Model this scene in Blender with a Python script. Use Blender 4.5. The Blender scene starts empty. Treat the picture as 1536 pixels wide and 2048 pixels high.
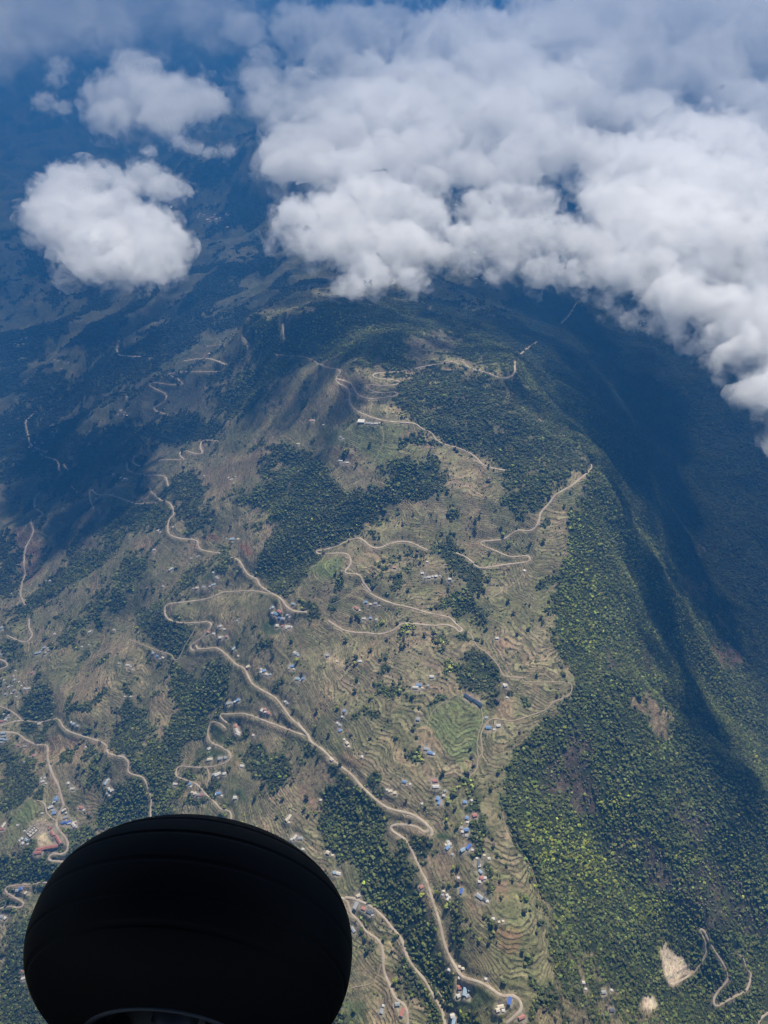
import bpy, bmesh, math, random
import numpy as np
from mathutils import Vector, Matrix, Euler

random.seed(7)
RS = np.random.RandomState(11)
SC = bpy.context.scene
COL = SC.collection
R = math.radians

# ------------------------------------------------------------------ camera
CAM = np.array([0.0, 0.0, 2000.0])
PITCH = R(40.0)                      # looking down
FPX, CX, CY = 1490.0, 768.0, 1024.0  # focal length in photo pixels
cd = bpy.data.cameras.new('camera')
cam = bpy.data.objects.new('camera', cd)
COL.objects.link(cam)
cam.location = CAM
cam.rotation_euler = (R(90) - PITCH, 0, 0)
cd.sensor_fit = 'VERTICAL'
cd.sensor_height = 32.0
cd.lens = 32.0 * FPX / 2048.0
cd.clip_start = 0.1
cd.clip_end = 90000.0
SC.camera = cam

# ------------------------------------------------------------------ light
SUN_EL, SUN_AZ = 62.0, 24.0         # azimuth measured clockwise from +Y
sd = bpy.data.lights.new('sun', 'SUN')
sd.energy = 5.0
sd.angle = R(0.6)
sd.color = (1.0, 0.92, 0.79)
sun = bpy.data.objects.new('sun', sd)
COL.objects.link(sun)
_s = Vector((math.sin(R(SUN_AZ)) * math.cos(R(SUN_EL)), math.cos(R(SUN_AZ)) * math.cos(R(SUN_EL)), math.sin(R(SUN_EL))))
sun.rotation_euler = _s.to_track_quat('Z', 'Y').to_euler()
sun.location = (0, 0, 2500)
world = bpy.data.worlds.new("World")
SC.world = world
world.use_nodes = True
wn = world.node_tree
sky = wn.nodes.new('ShaderNodeTexSky')
sky.sky_type = 'NISHITA'
sky.sun_disc = False
sky.sun_elevation = R(SUN_EL)
sky.sun_rotation = R(SUN_AZ)
sky.altitude = 2500.0
bg = wn.nodes['Background']
wn.links.new(sky.outputs[0], bg.inputs[0])
bg.inputs[1].default_value = 0.062
SC.view_settings.view_transform = 'Standard'
SC.view_settings.look = 'None'
SC.view_settings.exposure = 0.90
SC.view_settings.gamma = 1.0
SC.render.engine = 'CYCLES'
cy = SC.cycles
cy.use_denoising = True
cy.max_bounces = 12
cy.diffuse_bounces = 1
cy.glossy_bounces = 1
cy.transmission_bounces = 2
cy.volume_bounces = 12
cy.transparent_max_bounces = 96
cy.use_adaptive_sampling = True
cy.adaptive_threshold = 0.03
HAZE_DENSITY = 2.6e-4
HAZE_COLOR = (0.028, 0.145, 0.375)

# ------------------------------------------------------------------ projection helpers
_cp, _sp = math.cos(PITCH), math.sin(PITCH)
FWD = np.array([0, _cp, -_sp]); UP = np.array([0, _sp, _cp]); RGT = np.array([1.0, 0, 0])
def ray(u, v):
    u = np.asarray(u, float); v = np.asarray(v, float)
    return FWD + RGT * ((u - CX) / FPX)[..., None] + UP * ((CY - v) / FPX)[..., None]
def project(X, Y, Z):
    x, y, z = X - CAM[0], Y - CAM[1], Z - CAM[2]
    d = y * _cp - z * _sp
    d = np.maximum(d, 1.0)
    return CX + FPX * x / d, CY - FPX * (y * _sp + z * _cp) / d, d
def at_z(u, v, z):
    d = ray(u, v); t = (z - CAM[2]) / d[..., 2]
    return CAM + d * t[..., None]
def DEP(Y):                          # nominal distance scale at world Y
    return Y * _cp + 1400 * _sp

# ------------------------------------------------------------------ numpy noise
def _hash(ix, iy, seed):
    h = (ix.astype(np.int64) * 374761393 + iy.astype(np.int64) * 668265263 + seed * 974634777) & 0xffffffff
    h = ((h ^ (h >> 13)) * 1274126177) & 0xffffffff
    h = h ^ (h >> 16)
    return h
def gnoise(x, y, seed=0):
    ix = np.floor(x); iy = np.floor(y); fx = x - ix; fy = y - iy
    sx = fx * fx * fx * (fx * (fx * 6 - 15) + 10); sy = fy * fy * fy * (fy * (fy * 6 - 15) + 10)
    def g(ax, ay, dx, dy):
        a = _hash(ax, ay, seed) * (2 * math.pi / 4294967296.0)
        return np.cos(a) * dx + np.sin(a) * dy
    a = g(ix, iy, fx, fy); b = g(ix + 1, iy, fx - 1, fy)
    c = g(ix, iy + 1, fx, fy - 1); d = g(ix + 1, iy + 1, fx - 1, fy - 1)
    return 1.4 * ((a * (1 - sx) + b * sx) * (1 - sy) + (c * (1 - sx) + d * sx) * sy)
def fbm(x, y, octs=4, seed=0, gain=0.5, ridge=False):
    s = 0; a = 1; t = 0
    for o in range(octs):
        n = gnoise(x * 2 ** o + 17.3 * o, y * 2 ** o - 9.1 * o, seed + o)
        if ridge: n = 1 - 2 * np.abs(n)
        s = s + a * n; t += a; a *= gain
    return s / t
def smooth(a, b, x):
    t = np.clip((x - a) / (b - a), 0, 1); return t * t * (3 - 2 * t)

# ------------------------------------------------------------------ object helpers
def link(name, me, mat=None, parent=None, loc=None, rotz=None):
    o = bpy.data.objects.new(name, me)
    COL.objects.link(o)
    if me is not None and mat is not None and len(me.materials) == 0: me.materials.append(mat)
    if parent is not None: o.parent = parent
    if loc is not None: o.location = loc
    if rotz is not None: o.rotation_euler = (0, 0, rotz)
    return o
def mesh_np(name, V, F):
    """mesh from numpy vertices and equal-length faces"""
    V = np.ascontiguousarray(V, np.float32); F = np.ascontiguousarray(F, np.int32)
    me = bpy.data.meshes.new(name)
    me.vertices.add(len(V)); me.vertices.foreach_set('co', V.ravel())
    n, k = F.shape
    me.loops.add(n * k); me.loops.foreach_set('vertex_index', F.ravel())
    me.polygons.add(n); me.polygons.foreach_set('loop_start', np.arange(0, n * k, k, dtype=np.int32))
    me.polygons.foreach_set('loop_total', np.full(n, k, np.int32))
    me.update(calc_edges=True)
    return me
def set_attr(me, name, typ, arr):
    a = me.attributes.new(name, typ, 'POINT')
    a.data.foreach_set({'FLOAT': 'value', 'FLOAT_COLOR': 'color', 'FLOAT_VECTOR': 'vector', 'INT': 'value'}[typ], np.ascontiguousarray(arr).ravel())
def smooth_mesh(me):
    me.polygons.foreach_set('use_smooth', np.ones(len(me.polygons), bool))
def tag(o, label=None, cat=None, group=None, kind=None):
    if label: o['label'] = label
    if cat: o['category'] = cat
    if group: o['group'] = group
    if kind: o['kind'] = kind
    return o
def mat_basic(name, color, rough=0.8, spec=0.3):
    m = bpy.data.materials.new(name); m.use_nodes = True
    b = m.node_tree.nodes['Principled BSDF']
    b.inputs['Base Color'].default_value = (*color, 1)
    b.inputs['Roughness'].default_value = rough
    b.inputs['Specular IOR Level'].default_value = spec
    return m
def N(nt, typ, **kw):
    n = nt.nodes.new(typ)
    for k, v in kw.items():
        if k.startswith('i_'): n.inputs[k[2:].replace('_', ' ')].default_value = v
        else: setattr(n, k, v)
    return n

TYRE_UV, TYRE_D, TYRE_AX = (387, 1898), 1.98, (.84, .56, -.05)
# ------------------------------------------------------------------ relief: control points (photo pixel, altitude) -> world
CTRL = [
 # inhabited ridge, bottom to top
 (1080,2048,560),(1090,1900,585),(960,1850,600),(1010,1700,625),(930,1600,640),(990,1500,665),(1000,1420,680),(1140,1375,715),
 (880,1500,650),(1120,1250,745),(1160,1080,800),(1180,935,855),(1030,1130,745),(960,1080,760),(1000,940,840),(850,860,880),(720,845,880),
 (1035,745,905),(900,722,915),(760,745,905),(675,745,900),(565,655,850),(490,645,800),(700,640,850),(850,620,800),(640,600,790),
 (800,1000,790),(700,1080,735),(640,1100,715),(820,1090,755),(720,1200,690),(560,1200,640),(900,1250,690),(820,1380,660),(640,1300,630),
 (700,1450,610),(620,1470,590),(740,1600,590),(860,1650,605),(800,1750,560),(760,1900,500),(840,2048,470),(700,1800,500),(650,2040,400),
 (560,1700,480),(500,1580,470),(420,1570,420),(420,1450,420),(380,1360,400),(450,1300,490),(330,1230,430),(470,1120,540),(330,1080,440),
 (520,950,640),(600,850,740),(450,850,560),(500,760,640),(400,1700,380),(400,1900,330),(200,1640,230),(100,1680,235),(60,1850,170),(0,2048,90),
 (300,2048,260),(0,1500,190),(120,1440,260),(210,1510,300),(180,1350,300),(260,1280,340),(100,1250,210),(0,1300,150),(60,1100,120),(180,1010,240),
 (300,990,360),(300,900,330),(170,900,200),(60,880,90),(0,950,50),(330,770,380),(420,700,480),(240,690,300),(100,720,120),(0,750,30),
 (300,600,300),(150,620,150),(0,600,20),(430,600,420),(550,560,520),(420,430,330),(300,480,200),(120,480,80),(0,490,160),(520,430,480),
 # far left valley and ranges
 (400,330,620),(520,280,820),(640,260,900),(300,380,200),(150,300,60),(0,300,0),(250,220,200),(0,170,150),(400,170,300),(700,200,500),
 # right flank, deep valley, opposite slope
 (1240,1050,700),(1200,1180,680),(1180,1300,680),(1300,1200,560),(1330,1330,500),(1400,1330,400),(1420,1430,330),(1480,1500,260),(1536,1560,200),
 (1250,900,640),(1150,780,760),(1130,860,800),(1300,1000,500),(1350,850,240),(1250,740,330),(1150,650,420),(1420,1000,160),(1450,1150,110),(1536,1250,80),
 (1536,1050,200),(1500,850,260),(1400,700,150),(1100,560,450),(1300,560,200),(1000,450,500),(1536,700,400),(1500,450,500),(900,350,500),(1200,300,500),(1536,200,700),
 # near spur on the right and the slope below it
 (1220,1370,660),(1300,1400,610),(1400,1480,540),(1480,1570,470),(1536,1640,420),
 (1250,1500,600),(1100,1500,650),(1130,1620,590),(1250,1650,520),(1350,1600,520),(1450,1700,430),(1200,1780,480),(1330,1800,410),(1450,1850,350),
 (1180,1920,470),(1250,2048,380),(1350,1920,330),(1420,1990,270),(1536,2048,200),(1536,1850,300),
]
_c = np.array(CTRL, float)
_P = at_z(_c[:, 0], _c[:, 1], _c[:, 2])
_extra = np.array([  # world points beyond the frame
 (-1500,-200,60),(-600,-200,300),(0,-200,430),(600,-200,350),(1500,-200,0),(-1800,1200,250),(-2600,2600,200),(-6000,6000,500),(1900,900,300),(2600,1500,450),(4500,3500,700),
 (7000,7000,900),(-9000,12000,1100),(-3000,14000,900),(2000,14000,1000),(9000,14000,1100),(0,9500,500),(-3500,9000,300),(4500,9000,700),(0,26000,1300),(-16000,26000,1300),(16000,26000,1300),
 (0,42000,1500),(-25000,42000,1500),(25000,42000,1500)], float)
_W = np.vstack([_P, _extra])
def qmap(X, Y):
    D = DEP(Y) 
    return np.stack([X / D, np.log(D) * 1.1], -1)
_Q = qmap(_W[:, 0], _W[:, 1])
def _phi(A, B):
    r = np.sqrt(((A[:, None, :] - B[None, :, :]) ** 2).sum(-1) + 1e-4)
    return r                      # biharmonic-like kernel, stays well behaved between the points
_n = len(_Q)
_A = np.zeros((_n + 3, _n + 3))
_A[:_n, :_n] = _phi(_Q, _Q) - np.eye(_n) * 0.010
_A[:_n, _n] = 1; _A[:_n, _n + 1:] = _Q; _A[_n, :_n] = 1; _A[_n + 1:, :_n] = _Q.T
_w = np.linalg.solve(_A, np.concatenate([_W[:, 2], np.zeros(3)]))
def base_h(X, Y):
    sh = X.shape; Q = qmap(X.ravel(), Y.ravel()); out = np.empty(len(Q))
    for i in range(0, len(Q), 60000):
        q = Q[i:i + 60000]
        out[i:i + 60000] = _phi(q, _Q) @ _w[:_n] + _w[_n] + q @ _w[_n + 1:]
    return out.reshape(sh)

# grid in world coordinates: rows along Y (closer together near the viewer), columns fan out with distance
NR, NC = 1010, 850
_v = np.linspace(2330, -40, NR)
_yy = at_z(np.full(NR, CX), _v, np.full(NR, 480.0))[:, 1]
_yy = np.concatenate([_yy[_yy < 24000], np.geomspace(25500, 44000, 8)])
ROWY = _yy; NR = len(ROWY)
_s = np.linspace(-0.72, 0.60, NC)
COLS = np.concatenate([-np.geomspace(2.4, 0.75, 10), _s, np.geomspace(0.63, 2.2, 10)]); NC = len(COLS)
GY = np.repeat(ROWY[:, None], NC, 1)
GX = COLS[None, :] * DEP(GY)

# base relief on a coarser lattice, then upsampled
_k = 3
_ri = np.unique(np.concatenate([np.arange(0, NR, _k), [NR - 1]])); _ci = np.unique(np.concatenate([np.arange(0, NC, _k), [NC - 1]]))
_hb = base_h(GX[np.ix_(_ri, _ci)], GY[np.ix_(_ri, _ci)])
_t = np.empty((len(_ri), NC))
for i in range(len(_ri)): _t[i] = np.interp(np.arange(NC), _ci, _hb[i])
HB = np.empty((NR, NC))
for j in range(NC): HB[:, j] = np.interp(np.arange(NR), _ri, _t[:, j])
def blur(A, n):
    for _ in range(n):
        A = np.pad(A, ((1, 1), (0, 0)), 'edge'); A = (A[:-2] + 2 * A[1:-1] + A[2:]) / 4
        A = np.pad(A, ((0, 0), (1, 1)), 'edge'); A = (A[:, :-2] + 2 * A[:, 1:-1] + A[:, 2:]) / 4
    return A
HB = blur(HB, 12)
def rowf(Y): return np.interp(Y, ROWY, np.arange(NR))
def lookup(A, X, Y):
    r = np.clip(rowf(Y), 0, NR - 1.001); c = np.clip(np.interp(X / DEP(Y), COLS, np.arange(NC)), 0, NC - 1.001)
    i = r.astype(int); j = c.astype(int); fr = r - i; fc = c - j
    return (A[i, j] * (1 - fr) + A[i + 1, j] * fr) * (1 - fc) + (A[i, j + 1] * (1 - fr) + A[i + 1, j + 1] * fr) * fc
def cast(u, v, A):
    """photo pixels -> points where the sight lines meet the relief A"""
    u = np.atleast_1d(np.asarray(u, float)); v = np.atleast_1d(np.asarray(v, float))
    d = ray(u, v)
    T = np.geomspace(700, 40000, 900)
    P = CAM + d[:, None, :] * T[None, :, None]
    below = lookup(A, P[..., 0], P[..., 1]) > P[..., 2]
    below[:, -1] = True
    k = below.argmax(1); k = np.maximum(k, 1)
    lo = T[k - 1]; hi = T[k]
    for _ in range(12):
        m = (lo + hi) / 2; p = CAM + d * m[:, None]
        b = lookup(A, p[:, 0], p[:, 1]) > p[:, 2]
        hi = np.where(b, m, hi); lo = np.where(b, lo, m)
    return CAM + d * hi[:, None]

def dense(pts, step):
    """resample a polyline with a Catmull-Rom curve"""
    P = np.array(pts, float)
    if len(P) < 3: 
        n = max(2, int(np.linalg.norm(P[-1] - P[0]) / step)); return P[0] + (P[-1] - P[0]) * np.linspace(0, 1, n)[:, None]
    Q = np.vstack([2 * P[0] - P[1], P, 2 * P[-1] - P[-2]]); out = []
    for i in range(1, len(Q) - 2):
        n = max(2, int(np.linalg.norm(Q[i + 1] - Q[i]) / step))
        t = np.linspace(0, 1, n, endpoint=False)[:, None]
        p0, p1, p2, p3 = Q[i - 1], Q[i], Q[i + 1], Q[i + 2]
        out.append(0.5 * (2 * p1 + (p2 - p0) * t + (2 * p0 - 5 * p1 + 4 * p2 - p3) * t ** 2 + (3 * p1 - p0 - 3 * p2 + p3) * t ** 3))
    out.append(P[-1:]); return np.vstack(out)

def dist_field(PX, PY, rad):
    """distance from grid points to a set of samples, cut off at rad (and index of nearest)"""
    D = np.full((NR, NC), 1e9); IDX = np.zeros((NR, NC), np.int32)
    for k in range(len(PX)):
        r0 = int(np.searchsorted(ROWY, PY[k] - rad)); r1 = int(np.searchsorted(ROWY, PY[k] + rad)) + 1
        dd = DEP(PY[k]); c0 = int(np.searchsorted(COLS, (PX[k] - rad * 1.5) / dd)) - 1; c1 = int(np.searchsorted(COLS, (PX[k] + rad * 1.5) / dd)) + 1
        c0 = max(c0, 0)
        if r0 >= NR or c0 >= NC or r1 <= r0 or c1 <= c0: continue
        g = np.hypot(GX[r0:r1, c0:c1] - PX[k], GY[r0:r1, c0:c1] - PY[k]); s = D[r0:r1, c0:c1]
        m = g < s; s[m] = g[m]; IDX[r0:r1, c0:c1][m] = k
    return D, IDX

# gullies (photo pixels, half-width m, depth m)
GULLY = [
 ([(470,1330),(400,1440),(330,1560),(230,1680),(100,1780)],60,34),
 ([(640,880),(560,960),(480,1040),(380,1120),(300,1200),(200,1260),(130,1380),(60,1460),(0,1540)],65,34),
 ([(360,1200),(300,1280),(270,1420),(190,1480),(80,1500)],45,20),
 ([(870,900),(800,1000),(700,1060),(600,1120),(520,1150),(400,1200)],45,22),
 ([(930,1100),(900,1180),(960,1280),(985,1370),(950,1480),(900,1600),(860,1700)],35,12),
 ([(560,1500),(660,1620),(700,1720),(780,1840),(870,1960),(900,2048)],55,24),
 ([(520,700),(400,780),(260,860),(120,960),(0,1040)],80,40),
 ([(470,800),(380,860),(250,940),(140,1040),(60,1130),(0,1180)],60,32),
 ([(330,600),(180,740),(60,850),(0,900)],90,45),
 ([(460,500),(260,600),(100,690),(0,740)],110,45),
 ([(1180,1000),(1260,1120),(1320,1240),(1400,1340),(1480,1440)],70,34),
 ([(1270,1362),(1340,1420),(1430,1500)],40,16),
 ([(1180,1450),(1160,1600),(1240,1720),(1330,1830),(1400,1950)],60,22),
 ([(1350,1500),(1400,1640),(1480,1800),(1536,1900)],60,26),
 ([(1110,860),(1200,960),(1290,1060),(1350,1180)],60,26),
 ([(1000,640),(1080,740),(1180,850),(1280,960)],90,40),
]
H = HB.copy()
for pts, wd, dp in GULLY:
    p = dense(pts, 14); W = cast(p[:, 0], p[:, 1], HB)
    D, ix = dist_field(W[:, 0], W[:, 1], wd * 2.6); tt = ix / len(W)
    H -= dp * np.exp(-(D / wd) ** 2 * 1.1) * (.15 + .85 * smooth(0, .25, tt))
H = blur(H, 4)
_sc = np.clip(DEP(GY) / 1500, 1, 8)
H += 26 * fbm(GX / 420, GY / 420, 3, 3, ridge=True) * np.clip(_sc, 1, 3.0) - 8
H += 9 * fbm(GX / 110 + 3, GY / 110, 3, 9)
H += 60 * np.clip((DEP(GY) - 3500) / 4000, 0, 3) * fbm(GX / 1500, GY / 1500, 5, 21, ridge=True)
HS = H.copy()                        # relief without small detail
RIDGES = [
 ([(1140,1358),(1220,1366),(1300,1395),(1400,1475),(1480,1565),(1560,1660)],55,46),
 ([(1160,900),(1190,945),(1240,1050),(1290,1130),(1360,1230),(1430,1350)],60,30),
 ([(1010,1560),(1000,1650),(1060,1760),(1100,1900),(1110,2040)],60,14),
 ([(1036,745),(1110,830),(1180,930),(1230,1010)],50,16),
 ([(430,760),(560,655),(700,640)],90,30),
 ([(340,380),(400,330),(450,300),(520,272),(600,230)],260,210),
 ([(0,100),(150,105),(320,130),(480,180),(700,150)],700,420),
]
for pts, wd, dp in RIDGES:
    p = dense(pts, 14); W = cast(p[:, 0], p[:, 1], HB)
    D, ix = dist_field(W[:, 0], W[:, 1], wd * 2.6); tt = ix / len(W)
    H += dp * np.exp(-(D / wd) ** 2 * 1.1) * (smooth(0, .35, tt) * (1 - smooth(.85, 1, tt)) + .0)
for pts, wd, dp in [([(1235,1342),(1270,1352),(1320,1378),(1420,1455),(1500,1550),(1560,1620)],45,50)]:
    p = dense(pts, 14); W = cast(p[:, 0], p[:, 1], HB)
    D, ix = dist_field(W[:, 0], W[:, 1], wd * 2.6); tt = ix / len(W)
    H -= dp * np.exp(-(D / wd) ** 2 * 1.1) * smooth(0, .4, tt)

# ------------------------------------------------------------------ what grows where (outlines read from the photo, laid on the relief)
GU, GV, GD = project(GX, GY, H)
# ragged edges: shift the look-up by world-space noise, in proportion to distance
_e = FPX / GD
GU2 = GU + _e * (16 * fbm(GX / 55, GY / 55, 3, 31)+ 30 * fbm(GX / 190, GY / 190, 2, 34)); GV2 = GV + _e * (14 * fbm(GX / 50, GY / 50, 3, 37) + 20 * fbm(GX / 190, GY / 190, 2, 38))
MW, MH = 416, 544                    # raster of the outlines, 4 photo px per cell with a margin
_mu = (np.arange(MW) - 16) * 4.0; _mv = (np.arange(MH) - 16) * 4.0
MU, MV = np.meshgrid(_mu, _mv)
def poly_mask(pts, soft=0):
    P = np.array(pts, float); ins = np.zeros(MU.shape, bool); j = len(P) - 1
    for i in range(len(P)):
        xi, yi = P[i]; xj, yj = P[j]
        c = ((yi > MV) != (yj > MV)) & (MU < (xj - xi) * (MV - yi) / (yj - yi + 1e-9) + xi)
        ins ^= c; j = i
    m = ins.astype(float)
    return blur(m, soft) if soft else m
def sample_mask(m, U=None, V=None):
    U = GU2 if U is None else U; V = GV2 if V is None else V
    a = np.clip(U / 4 + 16, 0, MW - 1.001); b = np.clip(V / 4 + 16, 0, MH - 1.001)
    i = b.astype(int); j = a.astype(int); fr = b - i; fc = a - j
    return (m[i, j] * (1 - fr) + m[i + 1, j] * fr) * (1 - fc) + (m[i, j + 1] * (1 - fr) + m[i + 1, j + 1] * fr) * fc
def zp(o, s, pts): return [(o[0] + s * x, o[1] + s * y) for x, y in pts]
S6 = 600 / 1536; S4 = 700 / 1536; S8 = 500 / 1536; S3 = 360 / 1536; S12 = 200 / 1365; S9 = 760 / 1536

FOREST = [   # (density, tint, outline) tint: 0 dark, 1 mid, 2 bright, 3 mauve scrub, 4 lime
 (.97,1,[(1185,930),(1155,1000),(1130,1080),(1110,1180),(1100,1260),(1130,1330),(1155,1370),(1140,1400),(1080,1440),(1035,1475),(1012,1540),(1004,1600),(1025,1680),(1060,1740),(1085,1800),(1105,1900),(1120,1950),(1090,2000),(1060,2120),(1640,2120),(1640,560),(1100,560),(1040,640),(1060,700),(1040,745),(1100,830)]),
 (.8,1,[(560,640),(640,600),(760,590),(900,600),(1060,640),(1050,750),(940,720),(820,720),(800,755),(700,720),(640,720),(560,700),(480,720),(400,800),(430,740),(500,690),(470,640)]),
 (.75,0,[(800,760),(860,730),(1040,760),(1180,930),(1130,960),(1010,935),(960,915),(870,880),(830,840),(800,800)]),
 (.7,1,[(1000,920),(1130,950),(1100,1000),(1060,1040),(1010,1010)]),
 (.97,0,[(560,1050),(600,990),(560,900),(620,900),(690,990),(760,985),(740,1030),(690,1080),(640,1085),(630,1110),(600,1150),(560,1165),(520,1130),(545,1080)]),
 (.97,0,zp((450,1050),S6,[(190,270),(300,250),(340,200),(440,170),(500,150),(540,170),(460,200),(330,330),(250,340)])),
 (.9,0,[(690,985),(760,965),(790,990),(740,1060),(690,1080),(640,1010)]),
 (.9,0,[(820,930),(870,900),(890,970),(860,1010),(820,1000)]),(.8,1,[(740,900),(830,930),(820,1010),(780,960)]),
 (.97,0,zp((450,1050),S6,[(1040,130),(1080,80),(1190,90),(1200,150),(1300,200),(1310,290),(1230,370),(1330,420),(1370,500),(1270,470),(1210,350),(1200,250),(1130,210)])),
 (.97,0,zp((450,1050),S6,[(830,310),(900,200),(940,180),(1040,160),(1010,195),(930,230),(880,300),(850,345)])),
 (.9,1,zp((450,1050),S6,[(740,260),(800,220),(850,150),(950,90),(930,150),(830,240),(760,280)])),
 (.9,0,zp((450,1050),S6,[(560,370),(620,310),(650,320),(600,380),(570,390)])),
 (.95,0,zp((450,1050),S6,[(440,440),(500,410),(520,470),(450,490),(380,470),(360,450)])),
 (.85,1,zp((450,1050),S6,[(1060,380),(1200,340),(1230,470),(1110,450),(1040,430)])),
 (.97,0,zp((450,1050),S6,[(1160,560),(1230,540),(1270,600),(1380,680),(1410,800),(1390,890),(1340,930),(1330,830),(1240,830),(1220,760),(1260,720),(1240,600)])),
 (.95,4,zp((450,1050),S6,[(1060,560),(1110,565),(1150,640),(1190,700),(1200,800),(1150,740),(1120,680),(1055,620)])),
 (.95,4,zp((450,1050),S6,[(880,500),(920,485),(960,520),(940,580),(890,560)])),
 (.9,1,zp((450,1050),S6,[(770,800),(830,790),(870,820),(940,850),(1000,900),(960,930),(900,920),(880,880),(780,880)])),
 (.8,1,zp((450,1050),S6,[(780,760),(810,700),(850,640),(900,640),(870,700),(900,750),(800,790)])),
 (.9,1,zp((450,1050),S6,[(700,1090),(770,1070),(770,1110),(720,1120)])),(.97,0,zp((450,1050),S6,[(420,1150),(460,1120),(510,1160),(480,1200),(430,1200)])),
 (.95,0,zp((450,1050),S6,[(840,1090),(950,1130),(980,1180),(960,1230),(870,1160)])),(.95,4,zp((450,1050),S6,[(970,1170),(1000,1150),(1020,1180),(1000,1240),(975,1220)])),
 (.95,4,zp((450,1050),S6,[(1150,1310),(1230,1300),(1290,1270),(1260,1340),(1200,1400),(1150,1380)])),
 (.95,1,zp((450,1050),S6,[(1140,1270),(1190,1290),(1160,1330)])),
 (.95,0,zp((450,1050),S6,[(100,1150),(170,1120),(230,1150),(340,1180),(370,1260),(350,1330),(280,1340),(150,1330),(130,1250),(80,1200)])),
 (.97,1,zp((450,1050),S6,[(540,1330),(620,1310),(720,1370),(800,1440),(790,1560),(520,1560),(560,1460)])),
 (.97,1,[(655,1570),(720,1600),(780,1640),(790,1700),(840,1740),(850,1790),(880,1880),(920,1960),(1000,2100),(870,2100),(860,2000),(820,1900),(760,1820),(720,1740),(650,1660)]),
 (.97,0,[(825,1680),(868,1685),(870,1730),(850,1745),(835,1715)]),
 (.9,1,[(640,1600),(680,1560),(740,1660),(760,1780),(700,1720),(650,1690)]),
 (.9,0,[(790,1930),(830,1920),(860,2000),(800,2000)]),(.85,1,[(690,1990),(740,2000),(730,2100),(600,2100)]),
 (.9,0,[(920,1780),(945,1770),(950,1850),(935,1910),(920,1880)]),(.9,0,[(970,1830),(995,1830),(1000,1890),(975,1870)]),
 (.95,0,[(1085,1960),(1120,1950),(1200,1980),(1180,2100),(1060,2100)]),
 # left
 (.98,0,zp((0,1050),S6,[(700,440),(850,400),(850,500),(1000,520),(1040,520),(970,600),(900,670),(860,650),(720,570)])),
 (.97,1,zp((0,1050),S6,[(1010,760),(1130,720),(1200,780),(1180,830),(1090,960),(1060,1040),(920,1150),(880,1300),(810,1420),(800,1560),(450,1560),(560,1400),(700,1270),(640,1180),(760,1150),(830,1080),(880,960),(870,880),(940,840)])),
 (.95,1,zp((0,1050),S6,[(850,710),(960,740),(960,850),(870,860),(840,760)])),
 (.96,0,zp((0,1050),S6,[(600,930),(660,890),(750,900),(780,1010),(740,1120),(640,1190),(570,1130),(600,1040)])),
 (.97,0,zp((0,1050),S6,[(100,880),(200,800),(270,880),(310,990),(200,1020),(190,1110),(130,1080),(90,960)])),
 (.97,0,zp((0,1050),S6,[(0,1130),(60,1150),(80,1220),(200,1250),(190,1370),(110,1450),(0,1470)])),
 (.95,1,zp((0,1050),S6,[(380,1330),(500,1240),(560,1260),(480,1330),(400,1400)])),
 (.9,0,zp((0,1050),S6,[(420,1150),(500,1120),(520,1180),(440,1240)])),
 (.9,1,zp((0,1050),S6,[(0,590),(60,560),(110,610),(130,680),(60,700),(0,660)])),(.9,0,[(0,1060),(40,1070),(60,1120),(20,1180),(0,1200)]),
 (.9,1,zp((0,1050),S6,[(560,330),(640,200),(700,120),(740,180),(720,250),(640,330),(640,400),(560,460),(450,520),(350,600),(330,640),(260,640),(300,560),(420,440)])),
 (.95,0,zp((0,1050),S6,[(900,330),(1000,220),(1100,180),(1120,200),(1000,300),(900,390),(850,400)])),
 (.9,0,zp((0,1050),S6,[(1120,120),(1180,100),(1160,160),(1100,160)])),
 (.9,0,zp((0,1050),S6,[(0,90),(100,60),(110,150),(0,230)])),(.85,1,zp((0,1050),S6,[(180,330),(300,260),(430,130),(560,60),(640,30),(560,180),(420,270),(250,400),(160,460),(0,520),(0,480)])),
 (.9,1,zp((0,1050),S6,[(1240,480),(1300,470),(1290,540),(1240,560)])),(.85,1,zp((0,1050),S6,[(1320,600),(1440,540),(1400,640),(1300,700)])),
 (.95,1,[(0,1730),(60,1690),(160,1650),(200,1670),(110,1760),(60,1790),(0,1790)]),(.9,0,[(0,1830),(60,1830),(110,1790),(90,2100),(0,2100)]),(.9,1,[(330,1560),(420,1520),(330,1640),(200,1660)]),
 (.8,0,zp((0,550),S6,[(0,960),(120,870),(330,860),(560,760),(800,700),(1000,700),(1180,800),(1100,860),(880,850),(640,920),(560,980),(440,1030),(300,1080),(240,1000),(100,1060),(0,1060)])),
 (.8,1,zp((0,550),S6,[(1060,620),(1200,540),(1400,380),(1536,240),(1536,420),(1400,560),(1300,680),(1200,760),(1100,700)])),
 (.75,0,zp((0,550),S6,[(0,700),(150,620),(330,560),(520,400),(700,300),(1000,180),(1200,180),(900,420),(640,560),(440,660),(300,760),(140,860),(0,930)])),
 (.9,0,zp((0,550),S6,[(260,1060),(420,1000),(560,1000),(540,1060),(450,1110),(360,1180),(280,1120)])),
 (.85,0,zp((0,550),S6,[(880,1060),(1000,1000),(1060,1060),(1020,1180),(1100,1240),(1090,1320),(960,1300),(900,1220),(880,1130)])),
 (.85,1,zp((0,550),S6,[(540,1230),(700,1170),(860,1180),(880,1260),(700,1300),(560,1310)])),
 (.9,0,zp((0,550),S6,[(1300,900),(1420,880),(1420,960),(1330,1010)])),(.8,1,zp((0,550),S6,[(1100,1130),(1260,1110),(1380,1050),(1536,1060),(1536,1250),(1400,1200),(1200,1170)])),
 (.7,1,[(520,930),(640,930),(620,1010),(560,1060),(520,1010)]),
]
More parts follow.
